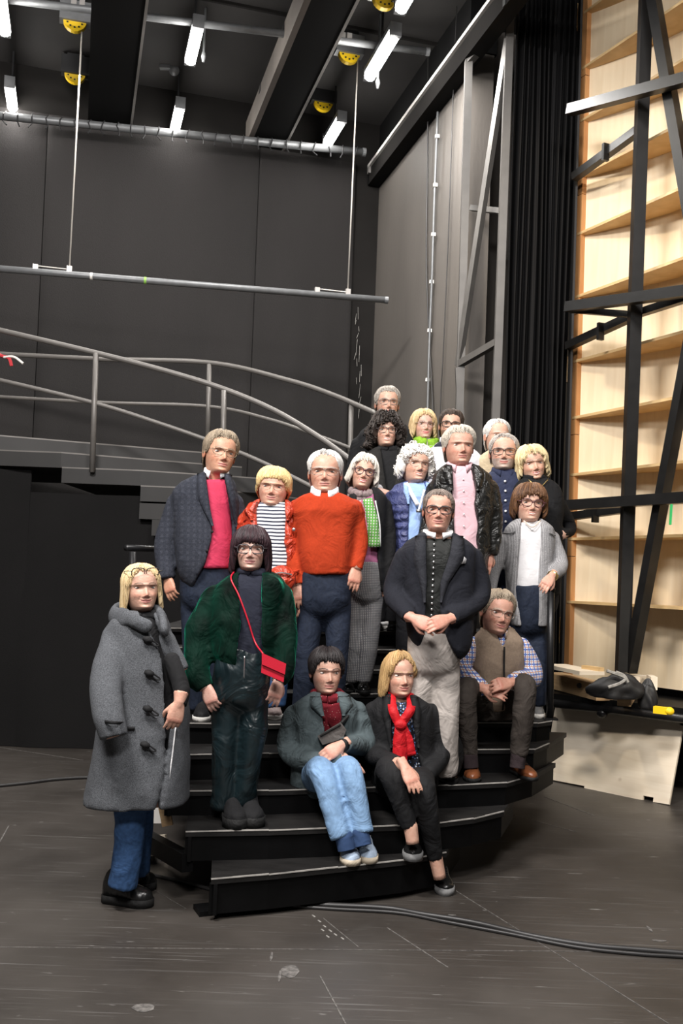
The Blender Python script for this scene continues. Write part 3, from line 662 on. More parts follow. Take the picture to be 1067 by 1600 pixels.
# ================================================================== PEOPLE: tools
def cub(xs, ys, x):
    xs = np.asarray(xs, float); ys = np.asarray(ys, float); x = np.asarray(x, float)
    d = np.diff(ys)/np.diff(xs); mm = np.zeros(len(xs)); mm[1:-1] = np.where(d[:-1]*d[1:] > 0, 2*d[:-1]*d[1:]/(d[:-1]+d[1:]+1e-12), 0)
    mm[0], mm[-1] = d[0], d[-1]
    i = np.clip(np.searchsorted(xs, x)-1, 0, len(xs)-2); h = xs[i+1]-xs[i]; t = np.clip((x-xs[i])/h, 0, 1)
    return (2*t**3-3*t**2+1)*ys[i]+(t**3-2*t**2+t)*h*mm[i]+(-2*t**3+3*t**2)*ys[i+1]+(t**3-t**2)*h*mm[i+1]
def spow(u, n): return np.sign(u)*np.abs(u)**(2.0/n)
def fab(name, col, rough=0.85, noise=0.12, nscale=30, weave=0.15, wscale=400, wrinkle=0.25, wrs=7.0, sheen=0.0, sheencol=None, metal=0, spec=0.3, coat=0.0, pat=None):
    mt, nt, b = nmat(name)
    tc = nn(nt, 'ShaderNodeTexCoord')
    n = nn(nt, 'ShaderNodeTexNoise'); n.inputs['Scale'].default_value = nscale; n.inputs['Detail'].default_value = 5
    nt.links.new(tc.outputs['Object'], n.inputs['Vector'])
    r = nn(nt, 'ShaderNodeMapRange'); r.inputs[1].default_value = .3; r.inputs[2].default_value = .7; r.inputs[3].default_value = 1-noise; r.inputs[4].default_value = 1+noise
    nt.links.new(n.outputs['Fac'], r.inputs[0])
    x = nn(nt, 'ShaderNodeMix', data_type='RGBA', blend_type='MULTIPLY'); x.inputs[0].default_value = 1
    x.inputs[6].default_value = (*col, 1); nt.links.new(r.outputs[0], x.inputs[7])
    if pat is not None: nt.links.new(pat(nt, tc), x.inputs[6])
    nt.links.new(x.outputs[2], b.inputs['Base Color'])
    b.inputs['Roughness'].default_value = rough; b.inputs['Specular IOR Level'].default_value = spec; b.inputs['Metallic'].default_value = metal
    b.inputs['Coat Weight'].default_value = coat
    if sheen:
        b.inputs['Sheen Weight'].default_value = sheen; b.inputs['Sheen Roughness'].default_value = 0.35
        b.inputs['Sheen Tint'].default_value = (*(sheencol or col), 1)
    wr = nn(nt, 'ShaderNodeTexNoise'); wr.inputs['Scale'].default_value = wrs; wr.inputs['Detail'].default_value = 3; wr.inputs['Distortion'].default_value = 1.2
    nt.links.new(tc.outputs['Object'], wr.inputs['Vector'])
    b1 = nn(nt, 'ShaderNodeBump'); b1.inputs['Strength'].default_value = min(1, wrinkle*1.5); b1.inputs['Distance'].default_value = 0.05; nt.links.new(wr.outputs['Fac'], b1.inputs['Height'])
    we = nn(nt, 'ShaderNodeTexNoise'); we.inputs['Scale'].default_value = wscale; nt.links.new(tc.outputs['Object'], we.inputs['Vector'])
    b2 = nn(nt, 'ShaderNodeBump'); b2.inputs['Strength'].default_value = weave; b2.inputs['Distance'].default_value = 0.004
    nt.links.new(we.outputs['Fac'], b2.inputs['Height']); nt.links.new(b1.outputs[0], b2.inputs['Normal']); nt.links.new(b2.outputs[0], b.inputs['Normal'])
    return mt
def wave_fac(nt, tc, direction, freq, lo, hi, distort=0.0):
    mp = nn(nt, 'ShaderNodeMapping'); mp.inputs['Scale'].default_value = [d*freq for d in direction]
    nt.links.new(tc.outputs['Object'], mp.inputs[0])
    s = nn(nt, 'ShaderNodeVectorMath', operation='DOT_PRODUCT'); s.inputs[1].default_value = (1, 1, 1); nt.links.new(mp.outputs[0], s.inputs[0])
    src = s.outputs['Value']
    if distort:
        n = nn(nt, 'ShaderNodeTexNoise'); n.inputs['Scale'].default_value = 9; nt.links.new(tc.outputs['Object'], n.inputs['Vector'])
        a = nn(nt, 'ShaderNodeMath', operation='MULTIPLY_ADD'); a.inputs[1].default_value = distort; nt.links.new(n.outputs['Fac'], a.inputs[0]); nt.links.new(src, a.inputs[2]); src = a.outputs[0]
    sn = nn(nt, 'ShaderNodeMath', operation='SINE'); m2 = nn(nt, 'ShaderNodeMath', operation='MULTIPLY'); m2.inputs[1].default_value = 2*math.pi
    nt.links.new(src, m2.inputs[0]); nt.links.new(m2.outputs[0], sn.inputs[0])
    r = nn(nt, 'ShaderNodeMapRange'); r.inputs[1].default_value = lo; r.inputs[2].default_value = hi; nt.links.new(sn.outputs[0], r.inputs[0])
    return r.outputs[0]
def mixc(nt, fac, a, b):
    x = nn(nt, 'ShaderNodeMix', data_type='RGBA'); nt.links.new(fac, x.inputs[0])
    for s, v in ((6, a), (7, b)):
        if isinstance(v, tuple): x.inputs[s].default_value = (*v, 1)
        else: nt.links.new(v, x.inputs[s])
    return x.outputs[2]
def p_stripe(c1, c2, freq, lo=0.25, hi=0.45, dist=0.6, d=(0, 0, 1)): return lambda nt, tc: mixc(nt, wave_fac(nt, tc, d, freq, lo, hi, dist), c1, c2)
def p_plaid(base, a, b, f1=22):
    def g(nt, tc):
        c = mixc(nt, wave_fac(nt, tc, (1, .3, 0), f1, .45, .75), base, a)
        c = mixc(nt, wave_fac(nt, tc, (0, 0, 1), f1, .45, .75), c, a)
        c = mixc(nt, wave_fac(nt, tc, (1, .3, 0), f1, -.9, -.97), c, b)
        return mixc(nt, wave_fac(nt, tc, (0, 0, 1), f1, -.9, -.97), c, b)
    return g
def p_check(a, b, f=70):
    def g(nt, tc):
        c = mixc(nt, wave_fac(nt, tc, (1, .4, 0), f, -.1, .3), a, b); return mixc(nt, wave_fac(nt, tc, (0, 0, 1), f, .0, .4), c, a)
    return g
def p_spots(base, cols, sc=60, size=0.28):
    def g(nt, tc):
        c = base
        for i, col in enumerate(cols):
            v = nn(nt, 'ShaderNodeTexVoronoi'); v.inputs['Scale'].default_value = sc*(1+0.3*i); mp = nn(nt, 'ShaderNodeMapping'); mp.inputs['Location'].default_value = (i*3.1, i, i)
            nt.links.new(tc.outputs['Object'], mp.inputs[0]); nt.links.new(mp.outputs[0], v.inputs['Vector'])
            r = nn(nt, 'ShaderNodeMapRange'); r.inputs[1].default_value = size; r.inputs[2].default_value = size+.06; r.inputs[3].default_value = 1; r.inputs[4].default_value = 0
            nt.links.new(v.outputs['Distance'], r.inputs[0]); c = mixc(nt, r.outputs[0], c, col)
        return c
    return g
def attr_mat(name, rough=0.5, sss=0.0, streak=0.0):
    mt, nt, b = nmat(name)
    a = nn(nt, 'ShaderNodeAttribute'); a.attribute_name = 'Col'
    nt.links.new(a.outputs['Color'], b.inputs['Base Color']); b.inputs['Roughness'].default_value = rough
    b.inputs['Specular IOR Level'].default_value = 0.35
    if sss: b.inputs['Subsurface Weight'].default_value = sss; b.inputs['Subsurface Radius'].default_value = (0.012, 0.005, 0.003); b.inputs['Subsurface Scale'].default_value = 1.0
    return mt
def skin_mat():
    mt, nt, b = nmat('skin'); a = nn(nt, 'ShaderNodeAttribute'); a.attribute_name = 'Col'
    tc = nn(nt, 'ShaderNodeTexCoord'); n = nn(nt, 'ShaderNodeTexNoise'); n.inputs['Scale'].default_value = 45; n.inputs['Detail'].default_value = 5; nt.links.new(tc.outputs['Object'], n.inputs['Vector'])
    cr = nn(nt, 'ShaderNodeValToRGB'); cr.color_ramp.elements[0].position = .3; cr.color_ramp.elements[1].position = .7; cr.color_ramp.elements[0].color = (.92, .82, .79, 1); cr.color_ramp.elements[1].color = (1.06, 1.05, 1.03, 1)
    nt.links.new(n.outputs['Fac'], cr.inputs[0]); x = nn(nt, 'ShaderNodeMix', data_type='RGBA', blend_type='MULTIPLY'); x.inputs[0].default_value = 1
    nt.links.new(a.outputs['Color'], x.inputs[6]); nt.links.new(cr.outputs[0], x.inputs[7]); nt.links.new(x.outputs[2], b.inputs['Base Color'])
    n2 = nn(nt, 'ShaderNodeTexNoise'); n2.inputs['Scale'].default_value = 110; n2.inputs['Detail'].default_value = 4; nt.links.new(tc.outputs['Object'], n2.inputs['Vector'])
    bp = nn(nt, 'ShaderNodeBump'); bp.inputs['Strength'].default_value = .25; bp.inputs['Distance'].default_value = .005; nt.links.new(n2.outputs['Fac'], bp.inputs['Height']); nt.links.new(bp.outputs[0], b.inputs['Normal'])
    b.inputs['Roughness'].default_value = .48; b.inputs['Specular IOR Level'].default_value = .4
    b.inputs['Subsurface Weight'].default_value = .06; b.inputs['Subsurface Radius'].default_value = (.012, .005, .003); b.inputs['Subsurface Scale'].default_value = 1.0
    return mt
M['skin'] = skin_mat(); M['hair'] = attr_mat('hair', 0.55)
M['lens'], nt_, b_ = nmat('lens_glass')
tr_n = nn(nt_, 'ShaderNodeBsdfTransparent'); gl_n = nn(nt_, 'ShaderNodeBsdfGlossy'); gl_n.inputs['Roughness'].default_value = 0.03; mx_n = nn(nt_, 'ShaderNodeMixShader'); mx_n.inputs[0].default_value = 0.06
nt_.links.new(tr_n.outputs[0], mx_n.inputs[1]); nt_.links.new(gl_n.outputs[0], mx_n.inputs[2]); nt_.links.new(mx_n.outputs[0], nt_.nodes['Material Output'].inputs[0])
def remeshed(V, Fc, voxel, smooth=4):
    me = mesh('tmp', V, Fc, None); o = bpy.data.objects.new('tmp', me); COL.objects.link(o)
    md = o.modifiers.new('r', 'REMESH'); md.mode = 'VOXEL'; md.voxel_size = voxel
    if smooth: s = o.modifiers.new('s', 'SMOOTH'); s.iterations = smooth; s.factor = 0.5
    dg = bpy.context.evaluated_depsgraph_get(); dg.update()
    ev = bpy.data.meshes.new_from_object(o.evaluated_get(dg))
    bpy.data.objects.remove(o); bpy.data.meshes.remove(me)
    return ev
def fold(me, seed, amp, k=9.0, aniso=(1, 1, 1.0)):
    n = len(me.vertices)
    if n == 0: return
    co = np.empty(n*3); me.vertices.foreach_get('co', co); co = co.reshape(-1, 3)
    no = np.empty(n*3); me.vertices.foreach_get('normal', no); no = no.reshape(-1, 3)
    rg = np.random.default_rng(seed); d = np.zeros(n)
    wp = np.stack([.035*np.sin(co@rg.normal(0, 9, 3)+rg.uniform(0, 6))+.02*np.sin(co@rg.normal(0, 19, 3)+rg.uniform(0, 6)) for _ in range(3)], 1); cw = co+wp
    for i in range(12):
        kv = rg.normal(0, 1, 3)*np.array(aniso); kv = kv/np.linalg.norm(kv)*k*rg.uniform(0.8, 2.6)
        env = np.clip(.35+.9*np.sin(co@rg.normal(0, 5, 3)+rg.uniform(0, 6)), 0, 1)
        r = 1-np.abs(np.sin(cw@kv*.5+rg.uniform(0, 6.28))); d += env*r**2.2*(rg.uniform(.5, 1))*(k/np.linalg.norm(kv))**.6
    d = (d-d.mean())*amp*2.0
    co += no*d[:, None]; me.vertices.foreach_set('co', co.ravel()); me.update()
def to_arr(V): return np.array([tuple(v) for v in V], float)
T_ = [-.6, -.3, -.12, -.04, 0.0, .03, .08, .2, .35, .5, .58, .7, .8, .9, .96, .99, 1.0]
HF = [.19, .15, .155, .24, .35, .405, .44, .445, .44, .42, .445, .435, .39, .29, .19, .09, .001]
HB = [.33, .29, .285, .29, .30, .31, .33, .365, .40, .44, .455, .46, .44, .36, .24, .12, .001]
HW = [.29, .215, .20, .205, .215, .232, .258, .298, .330, .348, .354, .352, .325, .255, .170, .085, .001]
class Person:
    def __init__(s, label, Y, z, footpx, skin=(0.60, 0.37, 0.28)):
        s.Y, s.z = Y, z; p = px(footpx, 900, Y); s.loc = Vector((p.x, Y, z))
        s.me = bpy.data.meshes.new('person'); s.root = bpy.data.objects.new('person', s.me); COL.objects.link(s.root); s.root.location = s.loc
        tag(s.root, label, 'person', 'the group posing on the stairs'); s.skin = skin
        s.bV, s.bF, s.bC = [], [], []; s.seed = int(abs(Y*1000)+footpx)
        s.rows = None
    def w(s, x, y, dy=0.0): return np.array(px(x, y, s.Y+dy))
    def mpp(s, dy=0.0): return (s.Y+dy)/F_PX
    # ---- children
    def child(s, name, V, Fc, mat, smooth=True, parent=None, label=None):
        l = np.array(s.loc); me = mesh(name, to_arr(V)-l, Fc, mat, smooth); return s.childme(name, me, None, parent, label)
    def childme(s, name, me, mat=None, parent=None, label=None):
        if mat is not None: me.materials.clear(); me.materials.append(mat)
        me.polygons.foreach_set('use_smooth', [True]*len(me.polygons)); me.name = name
        o = link(name, me, parent or s.root)
        if label: o['label'] = label
        return o
    def cloth(s, name, V, Fc, mat, voxel=0.011, smooth=4, amp=0.004, k=9, aniso=(1, 1, 1), label=None, parent=None):
        l = np.array(s.loc); me = remeshed(to_arr(V)-l, Fc, voxel, smooth)
        if amp: fold(me, s.seed+len(name)*7, amp, k, aniso)
        return s.childme(name, me, mat, parent, label)
    # ---- flesh
    def flesh(s, V, Fc, C=None):
        o = len(s.bV); V = to_arr(V); s.bV += [tuple(v) for v in V]; s.bF += [tuple(i+o for i in q) for q in Fc]
        if C is None: C = np.tile(np.array((*s.skin, 1.0)), (len(V), 1))
        s.bC += [tuple(c) for c in C]
    def done(s):
        l = np.array(s.loc)
        s.me.from_pydata([tuple(np.array(v)-l) for v in s.bV], [], s.bF); s.me.materials.append(M['skin'])
        a = s.me.color_attributes.new('Col', 'FLOAT_COLOR', 'POINT'); a.data.foreach_set('color', np.array(s.bC, np.float32).ravel())
        s.me.polygons.foreach_set('use_smooth', [True]*len(s.me.polygons)); s.me.update()
    # ---- head
    def head(s, cx, cy, hpx, yaw=0, tilt=0, pitch=0, dy=0.0, fw=1.0, smile=0.4, teeth=False, brow=(.16, .11, .08), lip=(.52, .22, .19), iris=(.10, .09, .08), beard=None, cheek=1.0, nose=1.0, gaze=0.0):
        c = s.w(cx, cy, dy); H = hpx*s.mpp(dy)*0.97; s.H = H
        Rm = Matrix.Rotation(math.radians(tilt), 3, 'Y') @ Matrix.Rotation(math.radians(yaw), 3, 'Z') @ Matrix.Rotation(math.radians(pitch), 3, 'X')
        Rn = np.array(Rm); s.hR, s.hc, s.fw = Rn, c, fw
        th = np.concatenate([np.linspace(-80, 80, 73), np.linspace(88, 272, 24)[:-0 or None]]); th = np.radians(th)
        ts = np.concatenate([np.linspace(-.6, -.06, 8), np.linspace(-.04, .62, 62), np.linspace(.65, .97, 12), [.99, 1.0]])
        Tg, Th = np.meshgrid(ts, th, indexing='ij')
        Fv, Bv, Wv = cub(T_, HF, Tg), cub(T_, HB, Tg), cub(T_, HW, Tg)*fw
        cs, sn = np.cos(Th), np.sin(Th)
        X = Wv*.97*spow(sn, 2.15); Yc = np.where(cs > 0, -Fv*spow(cs, 2.2), -Bv*spow(cs, 2.2))
        front = np.clip(cs, 0, 1)
        jaw = np.clip(1-(Tg/.28), 0, 1)*np.clip((Tg+.12)/.1, 0, 1)
        X = X*(1-.14*front*jaw); g = lambda x, m_, s_: np.exp(-((x-m_)/s_)**2)
        ax = np.abs(X)
        nz = np.interp(Tg, [.265, .285, .31, .34, .38, .45, .52, .57], [0, .022, .085, .108, .09, .052, .02, 0])*nose
        sg = np.interp(Tg, [.28, .34, .45, .55], [.062, .056, .042, .034])
        Yc = Yc-front*nz*np.exp(-(X/sg)**2)
        Yc = Yc-front*.022*g(ax, .062, .028)*g(Tg, .30, .022)
        Yc = Yc+front*.038*g(ax, .155, .075)*g(Tg, .495, .045)-front*.016*g(Tg, .565, .028)*(ax < .3)
        cur = smile*.035*(X/.1)**2; tm = Tg-np.clip(cur, 0, .05)
        Yc = Yc-front*(.014*g(tm, .216, .014)*g(X, 0, .10)+.018*g(tm, .172, .018)*g(X, 0, .09)-.016*g(tm, .195, .008)*g(X, 0, .12))
        Yc = Yc-front*.028*g(Tg, .055, .05)*g(X, 0, .11)+front*.014*g(Tg, .12, .02)*g(X, 0, .1)
        Yc = Yc-front*(.016+.02*smile)*cheek*g(ax, .2, .08)*g(Tg, .33, .06)
        Yc = Yc+front*.010*g(ax-.10-.35*(.30-Tg), 0.03, .018)*g(Tg, .25, .06)*(0.5+smile)     # folds beside the mouth
        for tl_ in (.66, .70, .74): Yc = Yc+front*.004*g(Tg-.012*np.cos(X*9), tl_, .008)*(ax < .2)
        Yc = Yc+front*.012*g(ax, .26, .05)*g(Tg, .20, .07)
        Yc = Yc+front*.007*g(ax, .15, .06)*g(Tg, .445, .010)-front*.006*g(ax, .15, .06)*g(Tg, .462, .012)
        C = np.ones(X.shape+(4,)); sk = np.array(s.skin); C[..., :3] = sk
        def mixc_(mask, col, a=1.0):
            mm = (np.clip(mask, 0, 1)*a)[..., None]; C[..., :3] = C[..., :3]*(1-mm)+np.array(col)*mm
        fr = (cs > 0)
        mixc_(fr*g(ax, .21, .09)*g(Tg, .33, .07), sk*np.array((1.02, .78, .74)), .7)
        mixc_(fr*g(X, 0, .06)*g(Tg, .33, .05), sk*np.array((1.0, .76, .72)), .7)
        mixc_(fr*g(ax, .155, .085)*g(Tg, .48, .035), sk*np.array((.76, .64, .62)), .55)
        mixc_(fr*g(ax-.10-.35*(.30-Tg), 0.03, .016)*g(Tg, .25, .06), sk*np.array((.72, .58, .54)), .6)  # crease shade beside the mouth, put into the skin colour
        if beard is not None:
            bm = fr*(Tg < .30)*(Tg > -.03)*((ax > .09)+(Tg < .15)+(Tg > .235)*(ax < .13)*(Tg < .275) > 0)
            mixc_(bm*1.0, beard, .7)
        lipw = np.sqrt(np.clip(1-(X/.118)**2, 0, 1)); lm = fr*(tm < .197+.036*lipw)*(tm > .195-.040*lipw)*(ax < .118)
        mixc_(lm*1.0, lip)
        if teeth: mixc_(fr*(ax < .085)*(tm > .183)*(tm < .208)*1.0, (.78, .74, .68))
        else: mixc_(fr*(ax < .115)*(np.abs(tm-.196) < .006)*1.0, (.20, .07, .06))
        bz = .578+.02*np.sin(np.clip((ax-.05)/.2, 0, 1)*math.pi)
        mixc_(fr*(ax > .055)*(ax < .245)*(np.abs(Tg-bz) < .016)*1.0, brow, .85)
        mixc_(fr*(ax > .09)*(ax < .225)*(np.abs(Tg-.532-.012*np.cos((ax-.155)*20)) < .007)*1.0, (.16, .09, .07), .6)
        mixc_(fr*g(ax, .035, .018)*g(Tg, .288, .012), (.20, .07, .05), .8)
        L = np.stack([X, Yc, Tg-.5], -1).reshape(-1, 3)
        n_r, n_c = X.shape
        s.flesh(L*H@Rn.T+c, grid_faces(n_r, n_c, True), C.reshape(-1, 4))
        for sd in (-1, 1):        # eyes and ears
            V, Fc = sphere_vf((0, 0, 0), 1, 1, 1, 16, 12); V = to_arr(V); E = V*np.array((.064, .05, .031)); 
            yy = -.42*(1-(.155/.348)**2.2)**(1/2.2)+.038+.028
            E = E+np.array((sd*.155*fw, yy-.002, -.005)); CC = np.ones((len(V), 4)); CC[:, :3] = (.72, .68, .64)
            q = V*np.array((.064, .05, .031)); dd = np.hypot(q[:, 0]-gaze*.02, q[:, 2]); CC[(dd < .030) & (q[:, 1] < 0), :3] = iris
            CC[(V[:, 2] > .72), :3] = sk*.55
            s.flesh(E*H@Rn.T+c, Fc, CC)
            V, Fc = sphere_vf((0, 0, 0), 1, 1, 1, 12, 10); V = to_arr(V)*np.array((.028, .075, .125)); 
            rim = np.hypot(V[:, 1]/.075, V[:, 2]/.125); V[:, 0] += sd*.02*rim**2; V[:, 0] += sd*.4*np.clip(V[:, 1], 0, 1)
            V = V+np.array((sd*(.352*fw), .05, -.045)); CC = np.ones((len(V), 4)); CC[:, :3] = sk*np.array((1.0, .82, .78))
            s.flesh(V*H@Rn.T+c, Fc, CC)
    def hp(s, x, y, z): return np.array((x*s.fw, y, z))*s.H@s.hR.T+s.hc
    def hair(s, ends, th=.04, side=.03, back=.03, flare=0.0, col=(.5, .42, .3), col2=None, noise=.012, seed=1, mixf=.5, jag=.02, name='hair', curl=0, label=None, front_th=None, freq=1.0, hang=.36, wav=0.0, taper=None):
        rg = np.random.default_rng(seed*13+5); nC, nR = 320, 28
        if taper is None: taper = ends is SHORT or ends is RECED
        th_ = np.linspace(-math.pi, math.pi, nC, endpoint=False); dg = np.abs(np.degrees(th_))
        te = np.interp(dg, [e[0] for e in ends], [e[1] for e in ends])
        jg = rg.normal(0, 1, nC); jg = (jg+np.roll(jg, 1)+np.roll(jg, 2)+np.roll(jg, 3))/2.6+.45*rg.normal(0, 1, nC)
        te = te+jag*jg
        v = np.linspace(0, 1, nR)**1.0
        Tt = 1.0-v[:, None]*(1.0-te[None, :]); Th = np.tile(th_, (nR, 1))
        cs, sn = np.cos(Th), np.sin(Th)
        Tq = np.clip(Tt, -.6, 1); low = np.clip((.5-Tt), 0, 2)
        Fv = np.where(Tt < .5, .38, cub(T_, HF, Tq)); Bv = np.where(Tt < .5, .44-.05*low+flare*low*.6, cub(T_, HB, Tq)); Wv = np.where(Tt < .5, hang+flare*low, cub(T_, HW, Tq))
        strand = rg.normal(0, 1, nC); strand = .7*strand+.5*np.roll(strand, 1)+.3*np.roll(strand, 2)
        big = np.zeros((nR, nC))
        for i in range(7):
            a, b_, c_ = rg.integers(2, int(9*freq)+3), rg.uniform(2, 9)*freq, rg.uniform(0, 6)
            big += np.sin(a*Th+b_*Tt+c_)/7
        amp = noise*.6*(.45+1.1*v[:, None])
        tk = th*np.clip(cub([-1, .3, .6, .85, 1.0], [.9, .9, 1, 1, 1], Tt), 0, 2)
        dside = np.where(np.abs(sn) > .5, side, np.where(cs > 0, (front_th if front_th is not None else th), back))
        mixw = np.clip((Tt-.55)/.35, 0, 1); thick = dside*(1-mixw)+th*mixw
        thick = thick*(1-.55*np.clip(np.cos(Th), 0, 1)*np.clip((v[:, None]-.4)/.6, 0, 1))
        off = thick+amp*strand[None, :]+noise*2.2*big+wav*np.sin(Tt*26+2*np.sin(3*Th))
        tipin = np.clip((v[:, None]-.86)/.14, 0, 1)**2; off = off*(1-.75*tipin)
        if taper: off = (off-.004)*(1-np.clip((v[:, None]-.45)/.55, 0, 1)**1.6)+.010
        def surf(o):
            X = (Wv+o)*spow(sn, 2.1); Yy = np.where(cs > 0, -(Fv+o)*spow(cs, 2.1), -(Bv+o)*spow(cs, 2.1))
            Z = Tt-.5+np.where(Tt > .8, o*np.clip((Tt-.8)/.2, 0, 1), 0)
            return np.stack([X*s.fw, Yy, Z], -1).reshape(-1, 3)
        Vo, Vi = surf(off), surf(np.minimum(off-.02, -.012))
        n = nC*nR; fo = grid_faces(nR, nC, True); fi = [tuple(k+n for k in q[::-1]) for q in fo]
        ed = [((nR-1)*nC+j, (nR-1)*nC+(j+1) % nC, n+(nR-1)*nC+(j+1) % nC, n+(nR-1)*nC+j) for j in range(nC)]
        V = np.concatenate([Vo, Vi]); c1 = np.array(col); c2 = np.array(col2 if col2 is not None else np.array(col)*.55)
        f = np.clip(mixf+.30*strand[None, :]+.5*big+.12*rg.normal(0, 1, (nR, nC)), 0, 1)[..., None]; Cc = (c1*f+c2*(1-f)).reshape(-1, 3); Cc = np.concatenate([Cc, Cc*.6])
        Fc = fo+fi+ed
        # loose locks lying over the mass
        nl = 0 if curl else 620; Go = Vo.reshape(nR, nC, 3); Vs, Fs, Cs = [], [], []; b0 = len(V)
        for q in range(nl):
            j0 = rg.integers(0, nC); dr = rg.normal(10 if taper else 0, 9 if taper else 7); va, vb = rg.uniform(.02, .5), rg.uniform(.72, 1.06); wd = rg.uniform(.006, .013); lift = rg.uniform(.002, .016); f_ = np.clip(rg.normal(mixf, .38), 0, 1.15); cc = c1*f_+c2*(1-f_); S = 7; base = b0+len(Vs)
            for k in range(S):
                u = k/(S-1); vv = va+(vb-va)*u; jf = j0+dr*u*u; fi_ = min(vv, 1)*(nR-1); i0 = min(int(fi_), nR-2); fr_ = fi_-i0; ja = int(math.floor(jf)) % nC
                P = Go[i0, ja]*(1-fr_)+Go[i0+1, ja]*fr_
                if vv > 1: P = P+(Go[nR-1, ja]-Go[nR-3, ja])*(vv-1)*nR*.4
                nrm_ = P/(np.linalg.norm(P)+1e-6); nx = Go[i0+1, (ja+2) % nC]-Go[i0+1, (ja-2) % nC]; nx = nx/(np.linalg.norm(nx)+1e-6); lw = wd*(1-.75*abs(2*u-1)**2)
                ll = lift*math.sin(math.pi*min(1, u*.9+.1))+.001
                Vs += [P+nrm_*(ll-.006)-nx*lw, P+nrm_*(ll+.005), P+nrm_*(ll-.006)+nx*lw]; Cs += [cc*.85, cc, cc*.85]
                if k: a_ = base+3*k; Fs += [(a_-3, a_-2, a_+1, a_), (a_-2, a_-1, a_+2, a_+1)]
        if nl: V = np.concatenate([V, np.array(Vs)]); Cc = np.concatenate([Cc, np.array(Cs)]); Fc = Fc+Fs
        if curl:
            Vl, Fl, Cl = [V], list(Fc), [Cc]; base = len(V)
            idx = rg.choice(np.where((v[:, None]*np.ones(nC) > .05).ravel())[0], curl)
            for q in idx:
                p = Vo[q]; r1 = rg.uniform(.03, .055); ax1 = rg.normal(0, 1, 3); ax1 /= np.linalg.norm(ax1); ax2 = np.cross(ax1, rg.normal(0, 1, 3)); ax2 /= np.linalg.norm(ax2)
                k = np.linspace(0, 5.2, 11); P = [p+r1*(ax1*math.cos(a)+ax2*math.sin(a))+np.cross(ax1, ax2)*a*.010+p/np.linalg.norm(p)*rg.uniform(-.01, .02) for a in k]
                tv, tf = tube_vf(P, [.006]+[.014]*9+[.005], 5); tv = to_arr(tv)
                Vl.append(tv); Fl += [tuple(i+base for i in q2) for q2 in tf]; base += len(tv); f_ = rg.uniform(0, 1); Cl.append(np.tile(c1*f_+c2*(1-f_), (len(tv), 1)))
            V, Fc, Cc = np.concatenate(Vl), Fl, np.concatenate(Cl)
        l = np.array(s.loc); me = mesh(name, (V*s.H)@s.hR.T+s.hc-l, Fc, M['hair'], True)
        a = me.color_attributes.new('Col', 'FLOAT_COLOR', 'POINT'); a.data.foreach_set('color', np.concatenate([Cc, np.ones((len(Cc), 1))], 1).astype(np.float32).ravel())
        return s.childme(name, me, None, None, label)
    def glasses(s, col=(.02, .02, .02), w_=.135, h_=.095, r=.011, square=3.0, up=False, z=-.012, metal=.0, label=None):
        mt = plain('glasses_frame', col, .3, metal=metal); V, Fc = [], []; vf = []
        y0 = -.455 if not up else -.40; z0 = z if not up else .34
        pit = 0 if not up else -.75
        def gp(x, y, zz):
            if up: y, zz = y*math.cos(pit)-zz*math.sin(pit)*-1, zz
            return s.hp(x, y0+y, z0+zz)
        for sd in (-1, 1):
            P = [gp(sd*.155+w_*spow(np.cos(a), square), .04*abs(sd*.155+w_*np.cos(a))/.3, h_*spow(np.sin(a), square)) for a in np.linspace(0, 2*math.pi, 25)]
            vf.append(tube_vf(P, r*s.H, 6))
            vf.append(tube_vf([gp(sd*.29, .04, .03), gp(sd*.375, .10, .035), gp(sd*.385, .45, .03), gp(sd*.375, .52, -.02)], r*.8*s.H, 6))
        vf.append(tube_vf([gp(-.025, .0, .02), gp(0, -.012, .03), gp(.025, .0, .02)], r*s.H, 6))
        o = s.child('glasses', *join(*vf), mt, label=label)
        for sd in (-1, 1):
            P = [gp(sd*.155+w_*.96*spow(np.cos(a), square), .04*abs(sd*.155+w_*np.cos(a))/.3, h_*.96*spow(np.sin(a), square)) for a in np.linspace(0, 2*math.pi, 21)[:-1]]
            s.child('lens', P, [tuple(range(20))], M['lens'], False, parent=o)
        return o
    # ---- torso surface from traced rows: (y, xl, xr, depth[, dy])
    def setrows(s, rows): s.rows = sorted([tuple(r)+((0.0,) if len(r) == 4 else ()) for r in rows])
    def row(s, y, inset=0.0):
        R = s.rows; ys = [r[0] for r in R]; y = np.clip(y, ys[0], ys[-1])
        xl, xr, d, dy = (float(cub(ys, [r[k] for r in R], y)) for k in (1, 2, 3, 4))
        PL, PR = s.w(xl, y, dy), s.w(xr, y, dy); C = (PL+PR)/2; U = (PR-PL)/2; L = np.linalg.norm(U); U = U*(max(L-inset, .01)/L)
        return C, U, max(d-inset, .01), xl, xr
    NE = 2.5
    def at(s, y, x, off=0.0, inset=0.0):      # point on the front of the torso below pixel (x, y)
        C, U, d, xl, xr = s.row(y, inset); u = np.clip((x-(xl+xr)/2)/((xr-xl)/2+1e-6), -.999, .999)
        sn = abs(u)**(s.NE/2)*np.sign(u); cs = math.sqrt(max(0, 1-sn*sn)); p = C+U*spow(sn, s.NE)+np.array((0, -d, 0))*spow(cs, s.NE)
        n = U/np.linalg.norm(U)*sn*0.6+np.array((0, -1, 0))*(cs+.2); return p+n/np.linalg.norm(n)*off
